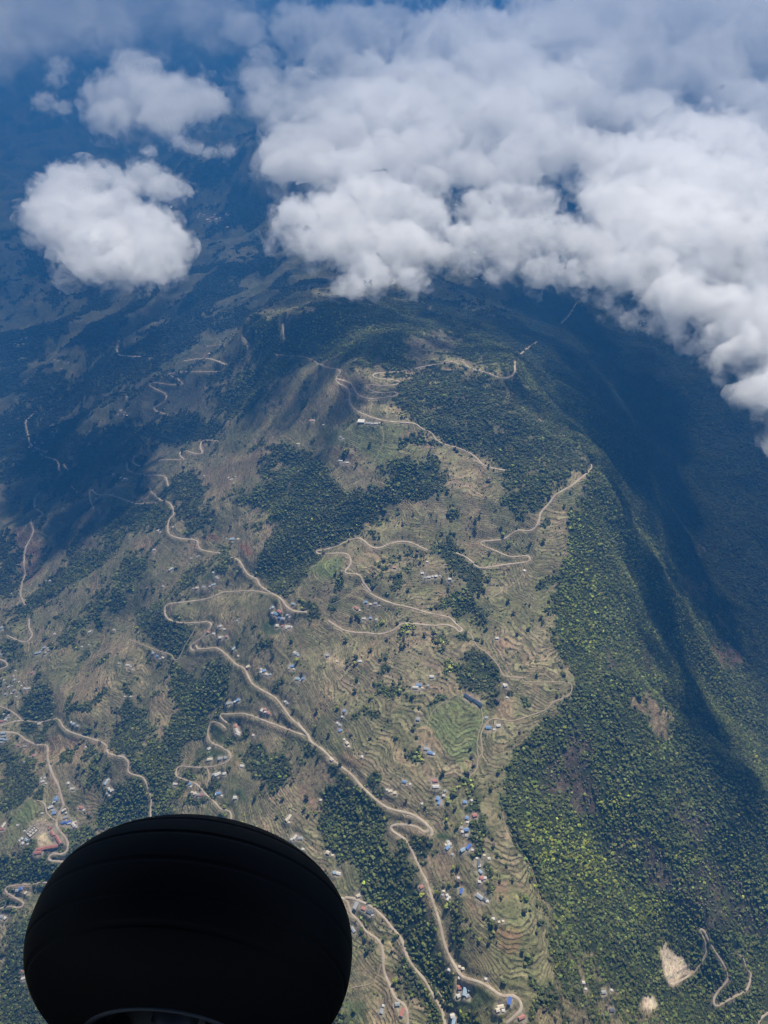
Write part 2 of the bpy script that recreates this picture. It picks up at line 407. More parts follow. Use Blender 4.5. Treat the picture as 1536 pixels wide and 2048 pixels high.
CLEAR = [   # openings: (colour name, strength, outline)
 ('mauve',.85,zp((1036,1500),S8,[(200,0),(380,0),(360,130),(480,300),(470,400),(330,400),(300,280),(220,240)])),
 ('mauve',.8,zp((1036,1500),S8,[(780,500),(850,560),(900,700),(960,780),(930,850),(800,780),(780,640)])),
 ('mauve',.7,zp((1036,1500),S8,[(930,280),(1080,380),(1160,450),(1130,560),(1040,600),(1000,480),(900,400)])),
 ('mauve',.55,zp((1036,1500),S8,[(1150,640),(1300,760),(1480,930),(1536,1020),(1500,1150),(1300,1080),(1150,1080),(1060,940),(960,900),(1000,800)])),
 ('mauve',.5,zp((1036,1500),S8,[(560,600),(640,480),(760,500),(760,700),(600,680)])),
 ('mauve',.75,zp((936,1050),S6,[(490,1000),(590,1060),(620,1160),(580,1250),(660,1400),(640,1500),(560,1430),(480,1200)])),
 ('mauve',.7,zp((936,1050),S6,[(690,630),(760,660),(800,740),(760,760),(700,690)])),('mauve',.6,zp((936,1050),S6,[(890,640),(960,640),(990,720),(930,760),(880,720)])),
 ('rust',.8,zp((936,1050),S6,[(1080,270),(1150,240),(1220,300),(1220,400),(1150,400),(1100,340)])),('rust',.8,zp((936,1050),S6,[(1240,430),(1340,450),(1350,520),(1290,530)])),
 ('rust',.8,zp((936,1050),S6,[(1180,560),(1260,600),(1230,640),(1180,610)])),('rust',.8,zp((936,1050),S6,[(1290,580),(1350,570),(1340,650),(1420,640),(1410,780),(1340,720),(1320,780),(1280,660)])),
 ('rust',.6,zp((936,1050),S6,[(1150,80),(1220,90),(1200,170),(1150,160)])),('rust',.6,zp((936,1050),S6,[(1450,280),(1530,290),(1530,330),(1460,320)])),
 ('field',.95,zp((936,1050),S6,[(860,880),(960,880),(1020,960),(1010,1080),(940,1120),(910,1000),(840,920)])),
 ('quarry',1,zp((1036,1500),S8,[(915,1130),(935,1180),(960,1210),(1040,1280),(1080,1350),(1000,1400),(945,1450),(900,1380),(890,1290),(910,1200)])),
 ('quarry',1,zp((1036,1500),S8,[(740,1520),(790,1530),(820,1590),(790,1615),(740,1590)])),
 ('field',.45,zp((1036,1500),S8,[(300,1240),(450,1260),(470,1350),(620,1420),(660,1500),(560,1560),(820,1640),(1000,1683),(1000,1800),(80,1800),(100,1600),(250,1450)])),
 ('field',.6,zp((1036,1500),S8,[(380,1180),(450,1200),(480,1300),(430,1380),(440,1290)])),
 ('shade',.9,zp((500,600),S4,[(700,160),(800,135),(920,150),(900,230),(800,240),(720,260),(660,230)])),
 ('green',1,zp((450,1050),S6,[(450,220),(520,180),(620,160),(635,210),(600,240),(570,290),(500,260),(420,260)])),
 ('red',1,zp((450,1050),S6,[(70,110),(95,90),(155,135),(150,143),(100,140)])),
 ('red',.8,zp((0,1050),S6,[(1040,60),(1100,50),(1120,75),(1060,85)])),('redl',.6,zp((0,1050),S6,[(680,90),(760,40),(800,90),(760,140),(680,130)])),
 ('green',.8,zp((450,1050),S6,[(1130,920),(1240,870),(1320,950),(1300,1060),(1270,1200),(1230,1270),(1150,1180),(1060,1080),(1050,960)])),
 ('redl',.7,zp((450,1050),S6,[(1030,1040),(1080,1060),(1130,1150),(1100,1170),(1020,1130),(970,1080)])),
 ('redl',.7,zp((450,1050),S6,[(590,1160),(720,1170),(700,1220),(620,1210)])),('sand',.7,zp((450,1050),S6,[(520,685),(560,675),(640,695),(640,715),(530,710)])),
 ('redl',.8,zp((450,1050),S6,[(370,1340),(470,1360),(560,1440),(540,1470),(440,1460)])),('redl',.7,zp((450,1050),S6,[(1390,560),(1500,560),(1510,600),(1410,620)])),
 ('redl',.7,zp((450,1050),S6,[(1230,1200),(1270,1200),(1280,1260),(1240,1250)])),('dgreen',.9,zp((450,1050),S6,[(700,730),(740,735),(740,755),(690,750)])),
 ('dgreen',.9,zp((450,1050),S6,[(180,480),(250,480),(310,540),(240,560),(150,530)])),('dgreen',.8,zp((450,1050),S6,[(990,1000),(1040,1010),(1020,1060),(990,1040)])),
 ('tan',.7,zp((450,1050),S6,[(780,1050),(830,1060),(940,1200),(960,1260),(860,1200),(800,1120),(740,1100)])),
 ('tan',.7,zp((936,1050),S6,[(150,870),(230,850),(240,900),(220,990),(110,990),(140,920)])),
 ('dgreen',.95,zp((700,1550),S8,[(745,310),(830,290),(830,350),(790,410),(740,400)])),('dgreen',.95,zp((700,1550),S8,[(530,370),(580,360),(600,400),(560,430),(520,400)])),
 ('redl',.7,zp((700,1550),S8,[(850,650),(950,650),(970,780),(870,760)])),('tan',.8,zp((700,1550),S8,[(740,730),(780,730),(820,800),(790,850),(740,800)])),
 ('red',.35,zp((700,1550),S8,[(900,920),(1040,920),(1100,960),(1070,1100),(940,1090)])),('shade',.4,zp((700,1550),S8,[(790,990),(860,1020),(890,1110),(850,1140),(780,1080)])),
 ('redl',.5,zp((700,1550),S8,[(530,540),(620,560),(720,640),(700,720),(600,640)])),('straw',.9,zp((700,1550),S8,[(1015,750),(1035,750),(1040,790),(1020,785)])),
 ('straw',.6,zp((700,1550),S8,[(200,1020),(280,1010),(280,1060),(210,1060)])),('dgreen',.8,zp((700,1550),S8,[(660,1380),(780,1290),(900,1350),(870,1430),(760,1470),(680,1450)])),
 ('dgreen',.6,zp((700,1550),S8,[(0,1350),(110,1370),(100,1480),(0,1500)])),('tan',.6,zp((700,1550),S8,[(100,1450),(200,1350),(330,1380),(350,1540),(100,1540)])),
 ('dgreen',.9,zp((0,1050),S6,[(1020,1130),(1070,1120),(1160,1170),(1140,1210),(1050,1190),(1010,1180)])),('dgreen',.8,zp((0,1050),S6,[(1110,1030),(1160,1050),(1200,1110),(1130,1110),(1090,1080)])),
 ('dgreen',.8,zp((0,1050),S6,[(1150,1380),(1230,1370),(1220,1440),(1130,1430)])),('dgreen',.8,zp((0,1050),S6,[(1020,260),(1110,220),(1120,280),(1010,300)])),
 ('green',.7,zp((0,1050),S6,[(60,1480),(150,1420),(220,1400),(230,1460),(130,1536),(60,1560)])),('green',.6,[(20,1640),(70,1600),(90,1640),(40,1680),(0,1690)]),
 ('redl',.8,zp((0,1050),S6,[(245,1100),(290,1060),(340,1100),(480,1130),(420,1180),(380,1230),(290,1220),(250,1170)])),
 ('redl',.9,zp((0,1050),S6,[(550,1120),(590,1120),(600,1170),(560,1165)])),('redl',.7,zp((0,1050),S6,[(90,1090),(140,1110),(240,1140),(240,1220),(180,1250),(100,1190)])),
 ('straw',.5,zp((0,1050),S6,[(420,900),(480,850),(540,870),(500,930),(430,950)])),('tan',.6,zp((0,1050),S6,[(300,870),(400,740),(560,740),(540,830),(420,900),(480,1000),(340,990)])),
 ('tan',.6,zp((0,1050),S6,[(560,600),(680,580),(700,640),(560,680),(430,730),(480,680)])),('tan',.7,zp((0,1050),S6,[(760,880),(850,860),(890,950),(850,1070),(780,1080),(790,960)])),
 ('redl',.6,zp((0,1050),S6,[(400,1330),(490,1290),(500,1330),(430,1400)])),('tan',.6,zp((0,1050),S6,[(860,1340),(900,1340),(1000,1360),(960,1420),(830,1440)])),
 ('rust',.7,zp((0,1050),S6,[(70,20),(180,0),(200,120),(190,230),(120,300),(100,230),(80,120)])),
 ('yard',1,zp((0,1600),S12,[(470,320),(640,265),(700,380),(700,480),(800,620),(580,650),(540,520),(550,440),(500,350)])),
 ('yard',.8,zp((0,1600),S12,[(210,1170),(290,1150),(440,1200),(380,1290),(250,1280),(170,1210)])),
 ('green',.6,zp((500,600),S4,[(330,560),(560,540),(720,560),(650,600),(650,680),(540,700),(400,650),(330,640)])),('redl',.8,zp((500,600),S4,[(650,610),(730,565),(800,600),(800,670),(740,660)])),
 ('redl',.5,zp((500,600),S4,[(340,660),(420,650),(500,720),(500,770),(380,740)])),('redl',.5,zp((0,550),S6,[(1040,1010),(1200,920),(1400,880),(1320,990),(1100,1160),(1020,1160)])),
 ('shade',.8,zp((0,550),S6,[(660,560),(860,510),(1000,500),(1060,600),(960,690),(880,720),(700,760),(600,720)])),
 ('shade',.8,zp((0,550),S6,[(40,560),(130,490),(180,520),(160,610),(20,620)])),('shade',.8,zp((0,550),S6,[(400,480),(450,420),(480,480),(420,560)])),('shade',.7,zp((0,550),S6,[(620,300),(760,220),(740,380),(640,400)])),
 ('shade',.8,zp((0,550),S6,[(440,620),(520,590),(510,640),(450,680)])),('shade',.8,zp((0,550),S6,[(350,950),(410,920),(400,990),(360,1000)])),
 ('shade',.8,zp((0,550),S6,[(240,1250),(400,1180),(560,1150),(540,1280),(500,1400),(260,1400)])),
]
COLR = {'mauve':(.125,.095,.078),'rust':(.20,.11,.085),'field':(.23,.18,.12),'quarry':(.62,.52,.41),'green':(.135,.165,.075),'dgreen':(.055,.090,.040),'red':(.26,.13,.085),
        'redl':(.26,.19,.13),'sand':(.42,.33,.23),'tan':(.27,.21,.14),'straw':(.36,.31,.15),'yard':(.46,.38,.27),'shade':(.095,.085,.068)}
FD = np.zeros((MH, MW)); FT = [np.zeros((MH, MW)) for _ in range(5)]
for dn, ti, pts in FOREST:
    m = poly_mask(pts); FD = np.maximum(FD, m * dn)
    for k in range(5): FT[k] = FT[k] * (1 - m) + (m if k == ti else 0)
# bright green flank, as the photo shows it
for pts in [zp((1036,1500),S8,[(60,400),(340,400),(500,640),(640,780),(560,900),(400,900),(280,740),(100,680)]), zp((1036,1500),S8,[(720,880),(900,880),(940,980),(820,1060),(700,1000)]), zp((1036,1500),S8,[(420,330),(680,300),(640,460),(520,500)]),
            zp((1036,1500),S8,[(950,600),(1100,640),(1180,740),(1140,800),(1000,700)]), zp((1036,1500),S8,[(1210,530),(1300,520),(1280,580)])]:
    m = poly_mask(pts, 5)
    FT[2] = np.maximum(FT[2], m * .85); FT[1] = FT[1] * (1 - m * .85)
for pts in [[(1140,1000),(1200,1060),(1210,1200),(1180,1330),(1110,1290),(1105,1180),(1130,1080)], [(560,650),(640,640),(720,690),(690,730),(600,700)], [(640,690),(700,700),(690,730),(640,720)]]:
    m = poly_mask(pts, 6)
    FT[2] = np.maximum(FT[2], m * .6)
CM = []
for cn, st, pts in CLEAR:
    m = poly_mask(pts, 1) * st
    if cn == 'mauve':
        FD = FD * (1 - .45 * m); FT[3] = np.maximum(FT[3], m)
    else: FD = FD * (1 - np.minimum(1, m * 1.15))
    CM.append((cn, m))
FD = blur(FD, 14)
FDEN = sample_mask(FD)
_fn = fbm(GX / 26, GY / 26, 3, 141) + .6 * fbm(GX / 75, GY / 75, 2, 143)
FDEN = (FDEN + .95 * _fn * (1 - np.abs(FDEN * 2 - 1) * .55)).clip(0, 1)
_open = sum(sample_mask(m) for cn, m in CM if cn in ('quarry','yard','green','dgreen','red')).clip(0, 1)
FDEN = FDEN * (1 - _open)
# far valley: woods follow the relief
_far = smooth(2600, 3600, GD)
FDEN = np.maximum(FDEN, _far * smooth(-.15, .25, fbm(GX / 260, GY / 260, 4, 51)) * .9)
# scattered groves on the farmed side
_gr = fbm(GX / 70, GY / 70, 4, 57) + .35 * fbm(GX / 300, GY / 300, 2, 59) + .10 * smooth(1250, 1700, GV) + .12 * smooth(700, 200, GU)
FDEN = np.maximum(FDEN, smooth(.27, .50, _gr) * .75 * (1 - sum(sample_mask(m) for cn, m in CM if cn in ('green','yard','quarry','field','red','sand')).clip(0, 1)))
TINT = [sample_mask(m) for m in FT]

# ---- colours of the bare and farmed ground
n1 = fbm(GX / 140, GY / 140, 4, 61); n2 = fbm(GX / 40, GY / 40, 3, 67); n3 = fbm(GX / 700, GY / 700, 2, 71)
def c3(c): return np.array(c)[None, None, :]
a = smooth(-.35, .35, n1)[..., None]; b = smooth(-.3, .4, n2 + .4 * n3)[..., None]
GC = c3((.235, .200, .135)) * (1 - a) + c3((.165, .160, .090)) * a
GC = GC * (1 - .45 * b) + c3((.090, .108, .050)) * .45 * b
_r = smooth(.1, .5, fbm(GX / 90, GY / 90, 2, 73))[..., None]
GC = GC * (1 - .5 * _r) + c3((.27, .21, .14)) * .5 * _r
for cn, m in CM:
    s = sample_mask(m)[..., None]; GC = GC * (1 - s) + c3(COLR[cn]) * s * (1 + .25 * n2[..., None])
ff = smooth(.25, .75, FDEN)[..., None]
FLOOR = c3((.045, .060, .028)) * (1 - TINT[3][..., None]) + c3((.085, .068, .056)) * TINT[3][..., None]
GC = GC * c3((1.26, 1.20, 1.08)) * (1 - ff) + FLOOR * ff * (1 + .3 * n2[..., None])
TERR = (1 - smooth(.35, .7, FDEN)) * (1 - sum(sample_mask(m) for cn, m in CM if cn in ('quarry','yard','sand')).clip(0, 1))
TERR *= .45 + .55 * smooth(-.35, .15, fbm(GX / 120, GY / 120, 2, 83))

# far land is darker: scrub, woods, and valley shade put into the colour
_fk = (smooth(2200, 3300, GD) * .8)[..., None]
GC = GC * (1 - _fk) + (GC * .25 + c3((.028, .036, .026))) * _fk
_vshade = (smooth(0, 140, GU - 1130 - .66 * (GV - 900)) * .6)[..., None]; GC = GC * (1 - _vshade) + c3((.022, .032, .024)) * _vshade  # right valley's shadow painted into the ground colour
# ---- terraces: level steps cut along the contours
TSTEP = 2.7
wob = 3.2 * fbm(GX / 45, GY / 45, 2, 91) + .9 * fbm(GX / 14, GY / 14, 2, 93)
PH = (H + wob) / (TSTEP * (1 + .25 * np.round(1.5 * fbm(GX / 260, GY / 260, 1, 95))))
fl = np.floor(PH); fr_ = PH - fl
step = fl + smooth(.62, 1.0, fr_)
HT = H + (step - PH) * TSTEP * TERR * np.clip(1.4 - GD / 4000, 0, 1)
H = HT + .5 * fbm(GX / 9, GY / 9, 2, 97)
# ------------------------------------------------------------------ dirt roads (centre lines read from the photo, laid on the relief)
Z4 = ((500,600),S4); Z6 = ((450,1050),S6); Z5 = ((0,1050),S6); Z3a = ((0,550),S6); Z8 = ((700,1550),S8); Z9 = ((640,1750),S3)
Z12 = ((0,1600),S12); Z7 = ((936,1050),S6); Z10 = ((1036,1500),S8); Z2 = ((768,0),.5)
ROADS = [  # (zoom, width m, name, points, label)
 (Z4,6,'dirt_road',[(115,240),(200,246),(250,252),(300,280),(350,298),(388,303),(395,318),(378,340),(385,362),(425,385),(438,412),(435,440),(460,480),(510,505),(580,528),(640,535),(725,542),(750,562),(800,585),(815,612),(860,635),(930,655),(985,685),(1020,720),(1060,736),(1128,749)]),
 (Z4,6,'dirt_road',[(380,345),(440,365),(462,400),(480,420),(520,432),(570,430),(630,422),(650,411),(630,404),(590,408),(545,402),(510,380),(515,370),(570,375),(640,371),(657,361),(640,352),(600,348),(555,342),(537,330),(560,320),(620,317),(700,307),(760,292),(830,280),(900,268),(935,272),(960,295),(1010,310),(1050,322),(1090,338),(1130,342),(1160,320),(1165,265),(1200,225),(1240,198),(1262,180)]),
 (Z4,6.5,'dirt_road',[(1498,720),(1497,740),(1470,768),(1440,790),(1410,815),(1340,855),(1315,890),(1275,935),(1268,970),(1245,1005),(1215,1014),(1180,1008),(1150,1025),(1110,1050),(1050,1056),(1015,1059),(1012,1072),(1040,1085),(1100,1110),(1150,1128),(1215,1121),(1231,1135),(1212,1150),(1130,1160),(1020,1176),(990,1165),(970,1145),(940,1125),(905,1110)]),
 (Z4,6.5,'dirt_road',[(780,1098),(740,1080),(700,1062),(640,1062),(600,1075),(560,1090),(530,1082),(500,1055),(475,1044),(445,1052),(410,1065),(380,1080),(330,1095),(292,1102),(298,1114),(350,1112),(418,1112),(437,1125),(441,1160),(417,1188),(420,1200),(480,1205),(497,1240),(530,1280)]),
 (Z6,6.5,'dirt_road',[(700,300),(745,350),(800,380),(870,405),(960,425),(1040,450),(1110,463),(1150,473),(1185,510),(1217,535),(1200,548),(1170,522),(1120,508),(1080,515),(1000,508),(950,503),(900,507),(860,540),(790,558),(720,552),(650,548),(600,535),(560,510),(530,490)]),
 (Z6,4,'dirt_track',[(1215,540),(1255,555),(1290,620),(1345,660),(1400,720),(1425,770),(1500,785),(1536,780)]),
 (Z6,7,'dirt_road',[(420,445),(350,440),(310,410),(285,375),(240,350),(180,310),(160,275),(120,255),(95,220),(70,180),(30,165)]),
 (Z6,4,'dirt_track',[(288,380),(283,410),(290,440)]),
 (Z5,6.5,'dirt_road',[(1390,352),(1300,338),(1200,340),(1140,345),(1110,358),(1050,380),(940,395),(860,405),(843,440),(860,480),(920,500),(1000,500),(1060,495),(1082,506),(1072,530),(1040,570),(1000,600),(975,622),(982,642),(1002,640),(1003,610),(1010,632),(1050,634),(1110,630),(1160,665),(1210,715),(1250,735),(1290,810),(1340,845),(1410,885),(1460,950),(1490,990),(1536,1030)]),
 (Z6,7.5,'dirt_road',[(370,1012),(428,1080),(438,1108),(500,1150),(560,1210),(650,1280),(700,1340),(790,1420),(850,1455),(940,1475),(1000,1505),(1048,1548),(1065,1575),(1052,1592)]),
 (Z8,7,'dirt_road',[(350,245),(420,268),(470,295),(486,322),(478,352),(455,352),(420,325),(370,308),(280,305),(248,320),(260,345),(310,375),(360,420),(390,490),(425,565),(440,600),(470,650),(510,780),(550,900),(570,1000),(605,1100),(650,1180),(690,1240),(780,1265),(850,1300),(930,1355),(1000,1355),(1040,1380),(1056,1430),(1015,1480),(960,1525)]),
 (Z9,7,'dirt_road',[(80,185),(140,190),(220,205),(245,260),(265,330),(330,390),(390,480),(480,540),(525,600),(540,700),(545,820),(600,950),(640,1050),(700,1090),(740,1150),(750,1320)]),
 (Z9,7,'dirt_road',[(215,192),(270,195),(350,225),(440,270),(500,320),(570,390),(620,460),(680,520),(715,600),(745,700),(810,800),(890,890),(945,990),(990,1070),(1040,1150),(1075,1320)]),
 (Z9,3,'dirt_track',[(985,960),(1020,1010),(1060,1080)]),(Z9,3,'dirt_track',[(1190,850),(1160,920),(1165,1000)]),
 (Z5,6.5,'dirt_road',[(0,1030),(40,1015),(110,1000),(200,1010),(290,993),(320,1030),(350,1055),(420,1080),(500,1105),(545,1130),(550,1165),(590,1180),(640,1190),(658,1225),(655,1265),(690,1280),(735,1295),(760,1360),(775,1400),(770,1470),(775,1560)]),
 (Z5,6,'dirt_road',[(-20,920),(60,955),(110,998)]),
 (Z5,8,'dirt_road',[(-20,1060),(80,1065),(130,1100),(190,1125),(240,1130),(245,1200),(270,1280),(300,1340),(315,1400),(322,1425)]),
 (Z12,8,'dirt_road',[(800,-110),(850,10),(870,75),(830,130),(800,200),(768,280),(770,350),(800,410),(850,460),(900,520),(925,600),(925,680),(880,725),(820,740),(750,725),(690,745),(655,790),(675,825),(740,830),(860,845),(960,850),(1050,840)]),
 (Z12,5,'dirt_road',[(500,0),(600,40),(625,110),(635,180),(680,220),(725,265),(768,285)]),(Z12,4,'dirt_track',[(930,160),(935,100),(870,75)]),(Z12,4,'dirt_track',[(630,190),(610,260),(500,310)]),
 (Z12,6,'dirt_road',[(760,1230),(690,1170),(650,1130),(590,1120),(500,1140),(400,1150),(290,1150),(210,1165),(80,1190),(75,1245),(180,1320),(300,1385),(328,1420),(275,1472),(160,1455),(70,1460),(-40,1490)]),
 (Z5,5.5,'dirt_road',[(1165,1015),(1135,990),(1132,970),(1180,968),(1240,965),(1300,980),(1350,1000),(1430,1030),(1480,1050),(1580,1083)]),
 (Z5,5.5,'dirt_road',[(1155,1040),(1120,1012),(1085,1008),(1068,1040),(1065,1080),(1085,1115),(1140,1140),(1180,1175),(1165,1210),(1100,1235),(1050,1240),(990,1240),(930,1235),(905,1248),(903,1285),(950,1305),(1010,1330),(1050,1375),(1100,1420),(1130,1455),(1180,1470),(1180,1540)]),
 (Z5,4,'dirt_track',[(1060,1240),(1070,1290),(1055,1340)]),
 (Z5,4.5,'dirt_track',[(945,620),(925,665),(905,695),(888,688),(880,665),(830,650),(770,630),(700,600),(660,590)]),(Z5,4,'dirt_track',[(1000,530),(945,620)]),
 (Z5,3.5,'dirt_track',[(700,605),(600,630),(500,680),(420,730)]),
 (Z5,7,'dirt_road',[(-30,680),(20,695),(38,715),(10,735),(-40,740)]),(Z5,7,'dirt_road',[(148,480),(150,530),(165,560),(140,595),(95,592),(35,565)]),
 (Z3a,7,'dirt_road',[(215,1100),(180,1140),(180,1190),(220,1225),(160,1255),(170,1310),(145,1370),(130,1400),(122,1480),(128,1530),(112,1580),(105,1640),(130,1690)]),
 (Z3a,7,'dirt_road',[(185,700),(132,750),(140,800),(160,870),(200,890),(235,910),(215,925),(290,950),(305,1000)]),(Z3a,5,'dirt_track',[(325,970),(350,1000)]),(Z3a,4,'dirt_track',[(345,1060),(400,1115)]),
 (Z3a,6,'dirt_road',[(1120,850),(1060,845),(1035,850),(1025,880),(1035,912),(1000,915),(950,900),(922,908),(925,930),(940,942),(860,945),(800,950)]),
 (Z3a,6,'dirt_road',[(690,925),(680,960),(720,980)]),(Z3a,6,'dirt_road',[(650,960),(655,1000),(720,1020),(760,1025),(840,1030),(862,1080)]),
 (Z3a,6.5,'dirt_road',[(770,1105),(820,1150),(870,1170),(890,1220),(868,1250),(858,1290),(870,1330),(930,1350),(1005,1358),(1015,1390),(1040,1410),(1130,1425)]),
 (Z3a,6,'dirt_road',[(800,1165),(700,1170),(640,1150),(560,1125),(500,1125),(468,1097),(458,1130),(480,1200)]),
 (Z3a,8,'dirt_road',[(1290,375),(1265,335),(1245,312),(1290,270),(1400,225),(1500,200)]),(Z3a,5,'dirt_track',[(1060,365),(1150,355),(1200,355)]),
 (Z3a,6,'dirt_track',[(1140,492),(1080,495),(950,495),(865,508),(905,530),(932,557),(870,560),(780,550),(765,565),(810,590),(850,612),(838,650),(788,685),(850,715),(870,725)]),
 (Z3a,9,'dirt_road',[(608,335),(600,390),(620,412),(720,418)]),(Z3a,7,'dirt_road',[(940,440),(1010,430),(1080,430),(1160,460)]),(Z3a,7,'dirt_road',[(1448,250),(1450,290),(1456,330)]),
 (Z7,4,'dirt_track',[(165,740),(180,775),(255,778),(283,787),(280,803),(300,805),(400,805),(520,808),(530,850),(505,880),(430,910),(400,945),(300,982),(220,1003),(130,992),(90,1020),(65,1080),(75,1160),(50,1200),(45,1250),(5,1290)]),
 (Z7,3,'footpath',[(285,240),(250,290),(190,330),(120,375)]),
 (Z10,6,'dirt_road',[(945,1445),(1020,1405),(1080,1365),(1130,1300),(1155,1240),(1150,1170),(1120,1120),(1122,1092),(1145,1105),(1165,1160),(1200,1220),(1240,1280),(1280,1350),(1290,1410),(1240,1470),(1203,1530),(1212,1577),(1260,1555),(1330,1515),(1400,1480),(1425,1420),(1430,1370),(1400,1340),(1390,1290),(1350,1250)]),
 (Z10,6,'dirt_road',[(1480,1720),(1490,1650),(1580,1590)]),
 (Z2,8,'dirt_road',[(770,1210),(740,1260),(705,1295)]),
 (Z6,2.5,'footpath',[(1210,860),(1130,900),(1060,960),(1030,1040),(1020,1120)]),(Z6,2.5,'footpath',[(380,380),(375,340),(380,320)]),(Z6,2.5,'footpath',[(540,410),(620,370),(700,310)]),
 (Z6,2.5,'footpath',[(1310,930),(1320,1000),(1300,1060),(1290,1130),(1300,1200)]),(Z8,1.6,'footpath',[(940,170),(945,280),(1010,400),(1110,560),(1170,760)]),
 (Z4,2.5,'footpath',[(640,535),(720,555),(720,575)]),(Z4,2.5,'footpath',[(580,560),(585,620),(550,700),(500,780),(430,820)]),(Z9,2.5,'footpath',[(515,760),(500,840),(430,930),(330,950),(250,970)]),
]
road_curves = []
for (zo, wd, nm, pts) in ROADS:
    P = np.array(zp(zo[0], zo[1], pts)); P = dense(P, 3.0)
    W = cast(P[:, 0], P[:, 1], HS)
    # even out jumps where a line passes behind a rise
    seg = np.hypot(np.diff(W[:, 0]), np.diff(W[:, 1])); br = [0] + [i + 1 for i in range(len(seg)) if seg[i] > 60] + [len(W)]
    for s0, s1 in zip(br[:-1], br[1:]):
        if s1 - s0 < 4: continue
        w = W[s0:s1, :2]
        L = np.concatenate([[0], np.cumsum(np.hypot(*np.diff(w, axis=0).T))]); n = max(6, int(L[-1] / 3.0))
        t = np.linspace(0, L[-1], n); w = np.stack([np.interp(t, L, w[:, 0]), np.interp(t, L, w[:, 1])], 1)
        for _ in range(4): w[1:-1] = (w[:-2] + 2 * w[1:-1] + w[2:]) / 4
        z = lookup(blur(HS, 2) if False else HS, w[:, 0], w[:, 1])
        for _ in range(14): z[1:-1] = (z[:-2] + 2 * z[1:-1] + z[2:]) / 4
        road_curves.append((nm, wd * (.66 + .25 * min(1, max(0, (DEP(w[:, 1].mean()) - 1900) / 1200))), w, z))
# bench the relief under every road
AX = np.concatenate([c[2][:, 0] for c in road_curves]); AY = np.concatenate([c[2][:, 1] for c in road_curves])
AZ = np.concatenate([c[3] for c in road_curves]); AW = np.concatenate([np.full(len(c[2]), c[1]) for c in road_curves])
RD, RI = dist_field(AX, AY, 26.0)
_hw = AW[RI] * .5
k = 1 - smooth(0, 1, (RD - _hw - 1.5) / 12.0)
k[RD > 25] = 0
H = H * (1 - k) + (AZ[RI] - .35) * k
cut = (np.exp(-((RD - _hw - 2.5) / 2.5) ** 2) * (AW[RI] > 3.5))[..., None]     # raw earth along the road edge
GC = GC * (1 - .55 * cut) + c3((.26, .20, .14)) * .55 * cut
NOTREE = smooth(0, 1, (RD - _hw - .3 - .35 * np.clip(GD * .0023 - 3.5, 0, 9)) / 2.5)
